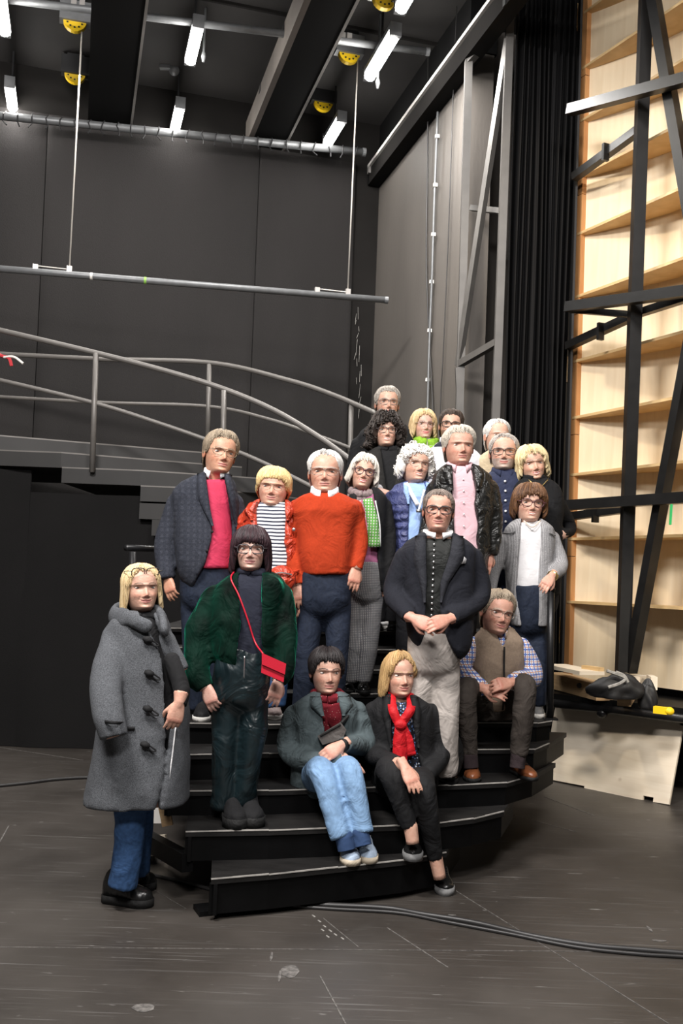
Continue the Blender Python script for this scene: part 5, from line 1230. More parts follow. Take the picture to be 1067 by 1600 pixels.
# ---- man in the orange sweater
p = Person('white haired man in a bright orange sweater and dark jeans', 5.76, .763, 502, (0.610, 0.360, 0.270))
mm('orange_knit', (.38, .034, .006), .9, .08, 90, weave=.35, wscale=260, wrinkle=.3, wrs=6, sheen=.2)
rows = [(770, 488, 528, .075), (775, 474, 543, .10), (782, 463, 554, .12), (794, 456, 562, .135), (830, 457, 561, .15), (865, 460, 557, .16), (888, 464, 553, .158), (898, 468, 550, .15)]
p.jacket(rows, None, [([(468, 795, 0), (456, 858, .0), (466, 915, -.06)], [.078, .07, .055]), ([(550, 793, 0), (561, 845, 0), (556, 890, -.05)], [.078, .070, .050])], M['orange_knit'], 'sweater', .011, .006, 8)
p.collar(507, 772, 19, M['white_cotton'], 13, 16, 10, -.035, 'shirt_collar', fl=1.3); p.hand((556, 886, -.05), (551, 926, -.09), -1, .4, 1.0, back=(.4, -1, 0)); p.hand((466, 912, -.06), (468, 935, -.08), 1, .4, 1.0)
p.pants([(890, 470, 550, .13), (930, 466, 549, .14), (955, 468, 547, .13)], [([(487, 945, 0), (479, 1030, -.02), (471, 1112, 0)], [.10, .082, .070]), ([(528, 945, 0), (526, 1030, -.02), (520, 1112, 0)], [.10, .082, .070])], M['denim_dark'], 'jeans')
p.shoe((471, 1108), (468, 1130), .763, M['black_leather_shoe'], M['rubber_black'], .10, .09, .025, L=.29); p.shoe((520, 1108), (522, 1130), .763, M['black_leather_shoe'], M['rubber_black'], .10, .09, .025, L=.29)
p.head(508, 739, 67, smile=.05, fw=1.06, brow=(.45, .40, .36), cheek=1.2); p.hair(RECED, .05, .035, .04, 0, (.78, .76, .73), (.55, .53, .50), .010, 8, .6); p.glasses((.25, .22, .2), .14, .085, .006, 3.0, metal=.6)
p.done()

# ---- woman with the green patterned scarf
p = Person('white haired woman with a green and pink checked scarf and houndstooth trousers', 6.20, .902, 560, (0.610, 0.391, 0.299))
mm('houndstooth', (.3, .3, .3), .85, .05, pat=p_check((.12, .12, .13), (.36, .35, .34), 95)); mm('mauve_top', (.30, .10, .19), .8); mm('scarf_green', (.2, .4, .1), .85, .1, pat=p_check((.12, .36, .07), (.55, .58, .50), 55)); mm('scarf_pink', (.5, .3, .3), .85, .1, pat=p_check((.50, .14, .24), (.42, .42, .40), 60)); mm('scarf_grey', (.22, .17, .17), .9, .3, 60)
rows = [(762, 552, 588, .075), (770, 546, 598, .095), (782, 541, 605, .115), (815, 541, 607, .125), (860, 543, 604, .12), (900, 544, 607, .125), (925, 546, 607, .12)]
gap = [(762, 556, 582), (800, 554, 588), (850, 557, 590), (880, 560, 591), (925, 556, 597)]
p.jacket(rows, gap, [([(551, 790, 0), (544, 850, 0), (548, 900, -.05)], [.058, .052, .045]), ([(600, 790, 0), (608, 850, 0), (600, 905, -.04)], [.062, .056, .046])], M['black_wool'], 'cardigan', .011, .003, 9)
p.inner(M['mauve_top'], 768, 885, .028, 'top'); p.hand((600, 900, -.04), (594, 930, -.07), -1, .4, .9, back=(.4, -1, 0))
p.neckwrap(566, 767, 18, M['scarf_grey'], 'scarf_wrap', 9, 0, 7, 3, 2)
p.strip([p.at(782, 573, .03), p.at(815, 580, .024), p.at(856, 583, .02)], M['scarf_green'], 'scarf_end', [.06, .07, .075]); p.strip([p.at(785, 560, .022), p.at(815, 569, .018), p.at(840, 571, .016)], M['scarf_pink'], 'scarf_end', [.05, .06, .06])
p.strip([p.at(785, 584, .034), p.at(820, 590, .028), p.at(855, 591, .024)], M['white_cotton'], 'scarf_hem', .008, parent=None)
p.pants([(878, 549, 598, .115), (905, 546, 599, .13), (935, 546, 597, .125)], [([(558, 930, 0), (552, 1000, -.02), (546, 1066, 0)], [.085, .07, .062]), ([(582, 930, 0), (577, 1000, -.04), (566, 1064, -.02)], [.085, .074, .066])], M['houndstooth'])
for a, b in (((545, 1062), (543, 1083)), ((565, 1062), (568, 1084))):
    o = p.shoe(a, b, .902, M['black_leather_shoe'], M['rubber_black'], .09, .075, .02, L=.26); 
    c = np.array(pz(b[0], b[1], .902))+np.array((0, .10, .085)); p.child('buckle', *box_vf(c, .05, .02, .01), SILVER, False, parent=o)
p.head(568, 738, 54, yaw=3, tilt=9, smile=.7, teeth=True, fw=.98, lip=(.55, .12, .14), brow=(.4, .3, .22))
p.hair([(0, .80), (22, .80), (42, .72), (56, .50), (66, .22), (80, .10), (180, .06)], .07, .11, .09, .10, (.82, .78, .70), (.52, .47, .40), .022, 9, .6, jag=.035); p.glasses((.05, .02, .04), .125, .105, .012, 2.1)
p.done()

# ---- woman in the blue quilted vest
p = Person('curly white haired woman in a blue quilted vest over a pale blue hoodie', 6.34, .902, 648, (0.610, 0.391, 0.299))
mm('quilt_blue', (.052, .062, .165), .5, .1, 20, wrinkle=.35, wrs=16, spec=.4); mm('pale_blue', (.30, .44, .74), .8, .05, wrinkle=.4)
rows = [(752, 630, 668, .08), (760, 616, 682, .105), (770, 608, 690, .125), (790, 605, 694, .14), (830, 608, 690, .15), (880, 610, 686, .155), (930, 610, 684, .15), (950, 612, 682, .14)]
gap = [(752, 634, 662), (780, 637, 668), (830, 634, 674), (880, 632, 676), (950, 630, 678)]
p.jacket(rows, gap, [([(614, 778, 0), (600, 820, .02), (604, 870, 0)], [.07, .064, .055]), ([(686, 778, 0), (696, 830, .02), (690, 880, 0)], [.07, .06, .05])], M['quilt_blue'], 'quilted_jacket', .010, .0, 9, quilt=15, ridge=.022, smooth=2)
p.inner(M['pale_blue'], 756, 950, .024, 'hoodie'); p.lapels([756, 772, 790], gap, [5, 7, 2], [9, 14, 3], M['pale_blue'])
p.strip([p.at(757, 634, .03), p.at(775, 641, .016), p.at(792, 650, .012)], M['white_cotton'], 'bag_strap', .026); p.strip([p.at(803, 650, .016), p.at(790, 654, .014), p.at(768, 660, .016)], M['white_cotton'], 'bag_strap', .014)
p.child('strap_buckle', *box_vf(p.at(801, 651, .018), .034, .01, .02, 0), SILVER, False); p.hand((604, 866, 0), (607, 895, -.03), 1, .4, .9)
L = legs_auto(p, 635, 662, 935); p.pants([(915, 616, 680, .13), (950, 618, 678, .13)], L, M['trouser_dark']); feet_auto(p, L, M['black_fine'], M['rubber_black'], L=.25)
p.head(649, 726, 57, yaw=14, tilt=3, smile=.7, teeth=True, fw=1.06)
p.hair([(0, .80), (22, .78), (42, .70), (58, .46), (68, .20), (82, .12), (180, .06)], .085, .12, .10, .02, (.86, .84, .80), (.62, .60, .56), .03, 11, .6, curl=220, freq=1.6); p.glasses((.5, .45, .4), .125, .085, .005, 2.6, metal=.8)
p.done()

# ---- curly dark haired woman in the black coat
p = Person('woman with big dark curly hair and glasses in a black wool coat', 6.86, 1.258, 603, (0.610, 0.391, 0.299))
rows = [(700, 586, 624, .08), (708, 572, 638, .105), (718, 564, 648, .125), (738, 558, 654, .14), (790, 560, 652, .15), (860, 560, 650, .16), (910, 558, 650, .165)]
gap = [(700, 592, 622), (740, 597, 620), (775, 602, 612), (795, 605, 608), (910, 604, 608)]
mm('coat_char', (.020, .019, .018), .95, .3, 120); p.jacket(rows, gap, [([(570, 735, 0), (560, 768, -.20), (584, 766, -.42)], [.075, .066, .054]), ([(646, 735, 0), (654, 800, 0), (650, 860, -.05)], [.075, .068, .056])], M['coat_char'], 'coat', .012, .003)
p.inner(M['black_wool'], 704, 900, .03, 'sweater'); p.neckwrap(606, 702, 14, M['black_wool'], 'turtleneck', 7, 0, 1, 2); p.lapels([704, 740, 785], gap, [16, 24, 3], [12, 22, 3], M['coat_char'])
p.child('shirt_cuff', *tube_vf([p.w(580, 766, -.40), p.w(592, 766, -.46)], .040, 14), M['white_cotton']); p.hand((591, 766, -.46), (608, 772, -.50), 1, .3, .9, back=(0, -.5, 1)); p.hand((650, 856, -.05), (646, 885, -.07), -1, .4, .9)
L = legs_auto(p, 597, 618, 880); p.pants([(860, 572, 642, .13), (900, 574, 640, .13)], L, M['trouser_dark'])
p.shoe((600, 966), (599, 984), 1.258, M['white_cotton'], M['rubber_white'], .10, .085, .03, L=.27); p.shoe((619, 966), (619, 984), 1.258, M['white_cotton'], M['rubber_white'], .10, .085, .03, L=.27)
p.head(603, 674, 51, yaw=4, smile=.65, teeth=True, brow=(.03, .02, .02)); p.hair([(0, .80), (22, .78), (38, .66), (50, .42), (58, .05), (75, -.10), (180, -.12)], .13, .24, .16, .06, (.050, .038, .032), (.012, .009, .008), .05, 12, .5, jag=.05, curl=420, freq=2.0); p.glasses((.05, .04, .04), .135, .09, .010, 3.2)
p.done()

# ---- grey haired man at the very back
p = Person('grey haired man with glasses standing highest at the back behind the curly hair', 7.28, 1.258, 604, (0.590, 0.380, 0.289))
rows = [(658, 588, 622, .08), (668, 572, 638, .105), (680, 560, 650, .13), (700, 552, 657, .145), (760, 556, 654, .15), (860, 560, 650, .15)]
p.jacket(rows, None, [([(562, 695, 0), (552, 760, 0), (558, 830, -.04)], [.08, .07, .055]), ([(648, 695, 0), (657, 760, 0), (652, 830, -.04)], [.08, .07, .055])], M['black_wool'], 'jacket', .014, .004)
p.hand((558, 826, -.04), (562, 855, -.06), 1, .4); p.hand((652, 826, -.04), (648, 855, -.06), -1, .4)
L = legs_auto(p, 592, 618, 850); p.pants([(835, 566, 644, .14), (870, 568, 642, .14)], L, M['trouser_dark'], voxel=.015); feet_auto(p, L, M['black_fine'], M['rubber_black'])
p.head(605, 631, 51, yaw=5, smile=.1, fw=1.0, brow=(.2, .17, .14)); p.hair(SHORT, .055, .03, .03, 0, (.46, .42, .37), (.24, .21, .18), .012, 13, .5); p.glasses((.12, .11, .11), .135, .085, .008, 3.2)
p.done()

# ---- blonde woman with the green scarf at the back
p = Person('blonde woman with a bright green scarf in the back row', 7.22, 1.258, 662, (0.631, 0.411, 0.328))
mm('beige_coat', (.32, .29, .25), .9, .3, 60); mm('scarf_lime', (.22, .42, .03), .85, .3, 60)
rows = [(688, 646, 680, .08), (698, 634, 692, .105), (712, 626, 700, .13), (760, 628, 698, .14), (860, 630, 696, .15)]
p.jacket(rows, None, [([(632, 715, 0), (626, 770, 0), (630, 830, -.03)], [.07, .06, .05]), ([(694, 715, 0), (700, 770, 0), (697, 830, -.03)], [.07, .06, .05])], M['beige_coat'], 'coat', .014, .004)
p.neckwrap(666, 689, 16, M['scarf_lime'], 'scarf', 10, -.02, 4, 8, 2); p.hand((630, 826, -.03), (633, 852, -.05), 1, .4, .9); p.hand((697, 826, -.03), (694, 852, -.05), -1, .4, .9)
L = legs_auto(p, 652, 676, 850); p.pants([(835, 636, 692, .13), (870, 638, 690, .13)], L, M['trouser_dark'], voxel=.015); feet_auto(p, L, M['black_fine'], M['rubber_black'], L=.25)
p.head(661, 665, 46, yaw=10, smile=.5, lip=(.60, .20, .20)); p.hair([(0, .84), (18, .82), (36, .72), (52, .46), (62, .14), (78, .02), (180, -.02)], .09, .11, .10, .06, (.74, .56, .32), (.42, .28, .13), .018, 14, .6); p.glasses((.6, .5, .5), .13, .085, .005, 2.5, metal=.7)
p.done()

# ---- dark haired young man in the pale shirt
p = Person('dark haired man with black glasses in a pale shirt in the back row', 7.10, 1.258, 708, (0.590, 0.380, 0.289))
mm('pale_shirt', (.62, .63, .68), .8, .04, wrinkle=.4)
rows = [(690, 688, 722, .08), (698, 676, 736, .105), (710, 668, 750, .13), (730, 664, 760, .145), (790, 668, 756, .15), (870, 672, 750, .15)]
p.jacket(rows, None, [([(674, 728, 0), (663, 790, 0), (668, 850, -.04)], [.078, .066, .05]), ([(750, 728, 0), (762, 790, 0), (756, 850, -.04)], [.078, .066, .05])], M['pale_shirt'], 'shirt', .013, .006)
p.collar(705, 692, 16, M['pale_shirt'], 9, 24, 8, -.01, 'shirt_collar'); p.inner(M['navy'], 690, 700, -.002, 'undershirt'); p.hand((668, 846, -.04), (670, 874, -.06), 1, .4); p.hand((756, 846, -.04), (753, 874, -.06), -1, .4)
L = legs_auto(p, 698, 722, 860); p.pants([(845, 676, 744, .14), (880, 678, 742, .14)], L, M['navy'], voxel=.015); feet_auto(p, L, M['black_fine'], M['rubber_black'])
p.head(704, 666, 49, yaw=-4, tilt=5, smile=.5, fw=.98, brow=(.03, .02, .02), beard=(.20, .13, .10)); p.hair(SHORT, .065, .03, .03, 0, (.075, .050, .035), (.022, .015, .012), .012, 15, .5); p.glasses((.015, .012, .012), .14, .09, .014, 3.4)
p.done()

# ---- white haired man half hidden behind the bearded man
p = Person('white haired man in a beige jacket half hidden behind the bearded man', 7.05, 1.143, 778, (0.610, 0.401, 0.309))
mm('cream_jacket', (.52, .42, .28), .85, .1)
rows = [(704, 762, 792, .08), (712, 752, 804, .105), (724, 746, 812, .13), (745, 742, 816, .14), (800, 745, 813, .15), (880, 748, 810, .15)]
p.jacket(rows, [(704, 768, 788), (760, 770, 786), (880, 772, 784)], [([(750, 740, 0), (743, 800, 0), (748, 850, -.03)], [.072, .062, .05]), ([(808, 740, 0), (815, 800, 0), (811, 850, -.03)], [.072, .062, .05])], M['cream_jacket'], 'jacket', .014, .004)
p.inner(M['navy'], 706, 880, .03, 'sweater'); p.hand((748, 846, -.03), (750, 874, -.05), 1, .4); p.hand((811, 846, -.03), (808, 874, -.05), -1, .4)
L = legs_auto(p, 768, 790, 870); p.pants([(855, 750, 808, .13), (890, 752, 806, .13)], L, M['trouser_dark'], voxel=.015); feet_auto(p, L, M['black_fine'], M['rubber_black'])
p.head(776, 682, 50, yaw=12, smile=.2, fw=1.02, brow=(.5, .45, .4)); p.hair(RECED, .05, .035, .035, 0, (.80, .78, .74), (.58, .55, .52), .014, 16, .6)
p.done()

# ---- man in the pink shirt and black leather jacket
p = Person('grey haired man in a pale pink shirt and open black leather jacket', 6.16, .902, 718, (0.590, 0.340, 0.259))
mm('leather_black', (.014, .014, .013), .36, .2, 14, weave=.06, wrinkle=.55, wrs=11, spec=.5); mm('pink_shirt', (.64, .42, .46), .75, .04, wrinkle=.22, wrs=7)
rows = [(724, 698, 738, .085), (732, 686, 752, .11), (744, 676, 764, .13), (765, 670, 772, .15), (810, 673, 772, .165), (860, 676, 768, .17), (905, 678, 766, .17), (925, 680, 764, .16)]
gap = [(724, 702, 735), (750, 703, 738), (800, 704, 741), (845, 705, 744), (925, 702, 746)]
p.jacket(rows, gap, [([(682, 765, 0), (670, 825, 0), (674, 880, -.05)], [.085, .075, .06]), ([(760, 765, 0), (770, 820, 0), (764, 866, -.03)], [.085, .076, .060])], M['leather_black'], 'leather_jacket', .011, .008, 10)
p.inner(M['pink_shirt'], 730, 930, .024, 'shirt'); p.lapels([730, 745, 770], gap, [9, 13, 4], [9, 14, 5], M['leather_black']); p.collar(718, 732, 18, M['pink_shirt'], 11, 24, 11, -.02, 'shirt_collar')
p.hand((763, 862, -.03), (758, 890, -.06), -1, .4); p.hand((674, 876, -.05), (677, 905, -.07), 1, .4); p.button([(720, y) for y in range(752, 850, 18)], .006, M['white_cotton'], off=-.016)
L = legs_auto(p, 706, 732, 930); p.pants([(915, 684, 756, .14), (950, 686, 754, .14)], L, M['trouser_dark']); feet_auto(p, L, M['black_leather_shoe'], M['rubber_black'])
p.head(717, 698, 60, yaw=8, smile=.05, fw=1.08, brow=(.42, .34, .26), lip=(.46, .20, .17)); p.hair(SHORT, .07, .05, .05, 0, (.64, .58, .49), (.40, .35, .29), .016, 17, .55)
p.done()

# ---- bearded man in the navy shirt
p = Person('bearded man with glasses in a navy shirt with white buttons', 6.86, .902, 788, (0.610, 0.380, 0.289))
mm('navy_shirt', (.020, .026, .060), .8, .1, wrinkle=.4)
rows = [(734, 770, 804, .08), (742, 760, 816, .105), (754, 752, 826, .13), (775, 748, 830, .145), (820, 750, 828, .155), (870, 752, 826, .165), (930, 754, 824, .165)]
p.jacket(rows, None, [([(758, 775, 0), (748, 830, 0), (752, 880, -.04)], [.078, .068, .055]), ([(822, 775, 0), (832, 830, 0), (828, 880, -.04)], [.078, .068, .055])], M['navy_shirt'], 'shirt', .012, .005)
p.collar(787, 740, 17, M['navy_shirt'], 10, 22, 9, -.02, 'shirt_collar'); p.button([(784, y) for y in (755, 770, 785, 801, 817)], .009, M['white_cotton']); p.hand((752, 876, -.04), (755, 905, -.06), 1, .4); p.hand((828, 876, -.04), (824, 905, -.06), -1, .4)
L = legs_auto(p, 776, 800, 930); p.pants([(915, 758, 820, .14), (950, 760, 818, .14)], L, M['trouser_dark']); feet_auto(p, L, M['black_fine'], M['rubber_black'])
p.head(787, 708, 58, yaw=-8, smile=.5, fw=1.04, brow=(.25, .2, .16), beard=(.42, .38, .34)); p.hair(RECED, .035, .025, .03, 0, (.50, .46, .42), (.32, .28, .25), .010, 18, .5); p.glasses((.035, .03, .03), .135, .09, .011, 3.2)
p.done()

# ---- blonde woman in the black roll neck
p = Person('smiling blonde woman in a black roll neck sweater beside the wooden wall', 6.76, .902, 838, (0.631, 0.401, 0.299))
rows = [(746, 816, 852, .075), (754, 806, 866, .10), (766, 798, 876, .12), (785, 795, 882, .135), (830, 797, 882, .145), (880, 800, 880, .15), (930, 802, 878, .155)]
p.jacket(rows, None, [([(803, 785, 0), (794, 840, .02), (800, 890, -.02)], [.07, .062, .05]), ([(872, 788, 0), (891, 826, .10), (876, 836, -.08)], [.068, .058, .045])], M['black_wool'], 'sweater', .011, .004)
p.neckwrap(834, 747, 17, M['black_wool'], 'roll_neck', 8, 0, 1, 4); p.hand((882, 834, .0), (870, 826, -.12), 1, .5, .9, back=(0, -1, .6)); p.hand((800, 886, -.02), (803, 914, -.05), 1, .4, .9)
p.child('bracelet', *tube_vf([p.w(880, 833, -.02), p.w(877, 832, -.04)], .032, 12), GOLD); p.child('necklace', *tube_vf(catmull([p.at(752, 822, .02), p.at(764, 836, .012), p.at(752, 850, .02)], 12), .003, 5), GOLD)
L = legs_auto(p, 826, 852, 930); p.pants([(915, 804, 874, .14), (950, 806, 872, .14)], L, M['trouser_dark']); feet_auto(p, L, M['black_fine'], M['rubber_black'], L=.25)
p.head(831, 725, 54, yaw=2, tilt=-9, pitch=3, smile=.9, teeth=True, fw=1.06, lip=(.55, .16, .16)); p.hair([(0, .80), (20, .80), (40, .70), (56, .48), (66, .18), (82, .06), (180, -.02)], .08, .10, .09, .06, (.84, .70, .42), (.55, .40, .20), .022, 19, .6, jag=.04)
p.done()

# ---- woman in the grey knitted cardigan by the handrail
p = Person('brown haired woman in a grey knitted cardigan resting a hand on the right handrail', 6.47, .763, 832, (0.631, 0.401, 0.309))
mm('grey_knit', (.30, .295, .30), .95, .25, 150, weave=.6, wscale=160, wrinkle=.12, pat=p_stripe((.25, .245, .25), (.36, .355, .36), 75, -.4, .4, 0, (1, .2, .0))); mm('white_blouse', (.74, .73, .74), .7, .03, wrinkle=.12, wrs=8)
rows = [(810, 806, 846, .075), (818, 796, 856, .10), (828, 788, 864, .12), (848, 783, 869, .135), (890, 785, 866, .145), (930, 789, 864, .155), (965, 793, 862, .16), (978, 796, 860, .155)]
gap = [(810, 811, 843), (840, 806, 842), (880, 801, 838), (920, 800, 836), (950, 804, 836), (978, 808, 834)]
p.jacket(rows, gap, [([(790, 845, 0), (772, 890, 0), (766, 924, -.03)], [.066, .060, .050]), ([(862, 842, 0), (877, 882, -.04), (862, 900, -.26)], [.066, .058, .048])], M['grey_knit'], 'cardigan', .011, .004)
p.inner(M['white_blouse'], 816, 922, .026, 'blouse', amp=.006); p.hand((862, 900, -.28), (849, 918, -.34), -1, .5, .92, back=(.1, -.8, .6), fore=(868, 894, -.18)); p.hand((766, 920, -.03), (769, 946, -.06), 1, .4, .92)
p.strip([p.at(y, x, .014) for y, x in ((833, 787), (834, 796), (831, 801))], M['rubber_grey'], 'shoulder_tab', .008); p.strip([p.at(y, x, .014) for y, x in ((834, 851), (838, 862))], M['rubber_grey'], 'shoulder_tab', .008)
p.child('necklace', *tube_vf(catmull([p.at(815, 814, .01), p.at(825, 826, .004), p.at(815, 839, .01)], 14), .005, 6), plain('pearl', (.75, .6, .5), .3)); p.child('watch', *tube_vf([p.w(865, 899, -.25), p.w(862, 900, -.27)], .036, 12), GOLD)
p.pants([(915, 794, 850, .14), (960, 798, 856, .15), (985, 800, 856, .14)], [([(814, 975, 0), (818, 1040, 0), (822, 1100, .05)], [.095, .078, .06]), ([(838, 975, 0), (842, 1040, -.03), (843, 1102, -.02)], [.092, .076, .058])], M['denim_dark'])
p.shoe((842, 1102), (840, 1123), .763, M['rubber_grey'], M['rubber_white'], .09, .08, .03, L=.25, laces=M['white_cotton']); p.shoe((822, 1096), (818, 1114), .763, M['rubber_grey'], M['rubber_white'], .09, .08, .03, L=.25)
p.head(827, 787, 58, yaw=2, tilt=3, smile=.7, teeth=True, fw=1.08, brow=(.15, .09, .06)); p.hair([(0, .70), (25, .68), (42, .60), (56, .42), (66, .22), (80, .12), (180, .08)], .09, .10, .09, .03, (.20, .095, .040), (.065, .030, .018), .018, 20, .5, jag=.035); p.glasses((.09, .03, .04), .13, .10, .011, 2.3)
p.done()

# ---- man in the navy jacket with black velvet waistcoat, front centre
p = Person('man in a navy jacket with white pocket square and beige trousers at the centre', 5.46, .492, 680, (0.610, 0.349, 0.270))
mm('navy_wool', (.012, .013, .019), .9, .15, 120, wrinkle=.2); mm('beige_twill', (.40, .36, .33), .8, .06, wrinkle=.4, wrs=6); mm('velvet_black', (.006, .007, .006), .6, sheen=.4, sheencol=(.1, .1, .08)); mm('lapel_grey', (.020, .021, .027), .85, .15, 120)
rows = [(832, 658, 710, .085), (840, 645, 724, .11), (850, 632, 738, .13), (866, 624, 747, .15), (910, 623, 748, .165), (960, 626, 746, .175), (1000, 632, 742, .175), (1020, 640, 734, .165), (1030, 650, 722, .15)]
gap = [(832, 662, 706), (870, 661, 698), (910, 662, 684), (945, 660, 683), (975, 659, 686), (1000, 654, 696), (1030, 645, 718)]
p.jacket(rows, gap, [([(636, 872, 0), (616, 925, .0), (640, 964, -.20)], [.09, .078, .058]), ([(736, 872, 0), (748, 930, 0), (704, 966, -.21)], [.09, .080, .058])], M['navy_wool'], 'jacket', .011, .004)
p.inner(M['velvet_black'], 842, 985, .028, 'waistcoat'); p.collar(684, 836, 21, M['white_cotton'], 9, 14, 6, -.02, 'shirt_collar', fl=1.15); p.lapels([838, 875, 940], gap, [12, 17, 2], [14, 22, 2], M['lapel_grey'])
p.button([(675-(y-850)*.05, y) for y in range(852, 962, 9)], .0075, SILVER, 'waistcoat_button', off=-.020)
sq = [(703, 883), (709, 871), (715, 867), (722, 874), (721, 881)]; Pq = [p.at(y, x, .016) for x, y in sq]; Pq2 = [p.at(y, x, .008) for x, y in sq]; p.child('pocket_square', Pq+Pq2, [tuple(range(4, -1, -1)), tuple(range(5, 10))]+[(i, (i+1) % 5, 5+(i+1) % 5, 5+i) for i in range(5)], M['white_cotton'], False)
p.hand((646, 966, -.22), (672, 978, -.27), 1, .45, 1.0, back=(-.1, -1, .3)); p.hand((700, 967, -.23), (671, 977, -.29), -1, .45, 1.0, back=(.1, -1, .3))
p.pants([(970, 640, 724, .14), (1010, 636, 722, .15), (1045, 637, 718, .145)], [([(657, 1045, 0), (655, 1130, -.02), (654, 1212, 0)], [.105, .085, .072]), ([(696, 1045, 0), (697, 1130, -.03), (696, 1210, 0)], [.105, .09, .078])], M['beige_twill'], voxel=.011)
p.shoe((654, 1200), (652, 1226), .492, M['black_leather_shoe'], M['rubber_black'], .10, .09, .025, L=.29); p.shoe((697, 1200), (702, 1226), .492, M['black_leather_shoe'], M['rubber_black'], .10, .09, .025, L=.29)
p.head(685, 798, 65, yaw=-4, tilt=2, smile=.35, fw=1.0, brow=(.16, .12, .10)); p.hair([(0, .86), (25, .86), (45, .80), (60, .62), (76, .46), (90, .46), (104, .32), (130, .15), (180, .1)], .035, .02, .025, 0, (.24, .19, .16), (.11, .085, .07), .010, 21, .5); p.glasses((.015, .015, .018), .14, .09, .013, 3.2)
p.done()

# ---- seated man in the beige fleece vest
p = Person('seated man in a beige fleece vest and checked shirt with brown leather shoes', 6.08, .763, 778, (0.590, 0.340, 0.259))
mm('fleece', (.30, .225, .165), .95, .1, 80, weave=.4, wrinkle=.2, wrs=5); mm('plaid', (.5, .5, .6), .8, .03, pat=p_plaid((.72, .73, .78), (.10, .17, .45), (.50, .22, .10), 34)); mm('brown_trousers', (.040, .032, .027), .85, .1, wrinkle=.45); mm('tan_leather', (.20, .065, .025), .32, .25, 18, weave=.05, wrinkle=.3, spec=.5); mm('sock_dark', (.03, .02, .022), .9)
rows = [(980, 756, 800, .085, -.13), (990, 745, 808, .11, -.12), (1002, 738, 816, .135, -.11), (1025, 733, 820, .15, -.09), (1060, 736, 818, .16, -.05), (1092, 742, 806, .165, -.02), (1108, 748, 798, .15, 0)]
gap = [(980, 767, 793), (992, 773, 788), (1006, 778, 783), (1108, 779, 782)]
p.jacket(rows, gap, [], M['fleece'], 'fleece_vest', .011, .005)
p.inner(M['plaid'], 984, 1060, .03, 'shirt_front')
sl = [([(744, 1012, -.11), (722, 1046, -.13), (752, 1076, -.36)], [.078, .070, .055]), ([(812, 1012, -.11), (831, 1056, -.13), (800, 1066, -.38)], [.078, .070, .055])]
for q in sl: p.cloth('shirt_sleeve', *p.limb(*q, flat=.92), M['plaid'], .010, 3, .006, 12)
p.collar(777, 988, 18, M['plaid'], 11, 24, 8, -.14, 'shirt_collar'); p.collar(777, 991, 24, M['fleece'], 10, 20, 4, -.13, 'vest_collar', fl=1.1); p.strip([p.at(y, x, .02) for y, x in ((1008, 781), (1040, 780), (1075, 780), (1104, 778))], M['rubber_black'], 'zip', .010)
p.hand((756, 1076, -.38), (790, 1084, -.46), 1, .5, 1.02, back=(-.1, -1, .5), fore=(742, 1068, -.3)); p.hand((798, 1067, -.40), (768, 1070, -.48), -1, .6, 1.02, back=(.1, -1, .6), fore=(810, 1062, -.3))
p.pants([(1085, 742, 812, .15, 0), (1122, 740, 816, .16, .02)], [([(760, 1108, -.02), (728, 1078, -.40), (735, 1182, -.42)], [.095, .088, .058]), ([(798, 1108, -.02), (820, 1072, -.40), (810, 1180, -.42)], [.095, .088, .058])], M['brown_trousers'])
for a, b, c in (((734, 1180, -.42), (736, 1200, -.43), 0), ((810, 1178, -.42), (808, 1200, -.43), 0)): p.child('sock', *p.limb([a, b], [.046, .044]), M['sock_dark'])
p.shoe((735, 1193), (738, 1223), .492, M['tan_leather'], M['rubber_black'], .10, .09, .022, L=.30, laces=M['dark_trim']); p.shoe((790, 1200), (834, 1221), .492, M['tan_leather'], M['rubber_black'], .10, .09, .022, L=.30, laces=M['dark_trim'])
p.head(777, 957, 66, yaw=10, tilt=9, pitch=0, dy=-.16, smile=.55, fw=1.0, brow=(.35, .28, .22)); p.hair(SHORT, .075, .055, .05, 0, (.42, .34, .25), (.24, .19, .14), .016, 22, .5); p.glasses((.4, .34, .28), .13, .085, .006, 2.6, metal=.7)
p.done()

# ---- seated woman in the grey green coat and light jeans
p = Person('seated dark short haired woman in a grey green coat and light blue jeans', 5.40, .492, 508, (0.590, 0.370, 0.289))
mm('coat_green', (.075, .098, .105), .85, .12, 40, wrinkle=.4, wrs=8); mm('maroon', (.16, .008, .016), .85, .1, pat=p_spots((.16, .008, .016), [(.45, .25, .22)], 80, .12)); mm('suede_blue', (.42, .52, .66), .9, .1); mm('gum_sole', (.55, .47, .36), .6); mm('sock_blue', (.03, .06, .14), .9); mm('bag_grey', (.10, .09, .085), .45, .3, 12)
rows = [(1080, 488, 534, .085, -.03), (1090, 470, 548, .11, -.03), (1102, 458, 558, .135, -.02), (1125, 452, 563, .155, -.01), (1160, 452, 562, .165, 0), (1195, 448, 562, .175, 0), (1222, 446, 560, .18, .0), (1238, 452, 552, .17, .02)]
gap = [(1080, 500, 528), (1110, 506, 534), (1150, 512, 540), (1195, 520, 545), (1238, 522, 546)]
p.jacket(rows, gap, [([(463, 1115, -.02), (453, 1172, -.06), (498, 1190, -.24), (538, 1186, -.30)], [.082, .080, .068, .055]), ([(553, 1112, -.02), (566, 1160, -.06), (536, 1164, -.27)], [.078, .076, .055])], M['coat_green'], 'coat', .011, .007, 10)
p.inner(M['maroon'], 1086, 1200, .03, 'top'); p.neckwrap(512, 1083, 21, M['maroon'], 'scarf', 9, -.04, 8, 5, 2)
p.strip([p.at(1095, 517, .04), p.at(1115, 522, .02), p.at(1135, 526, .01)], M['maroon'], 'scarf_end', [.09, .08, .04])
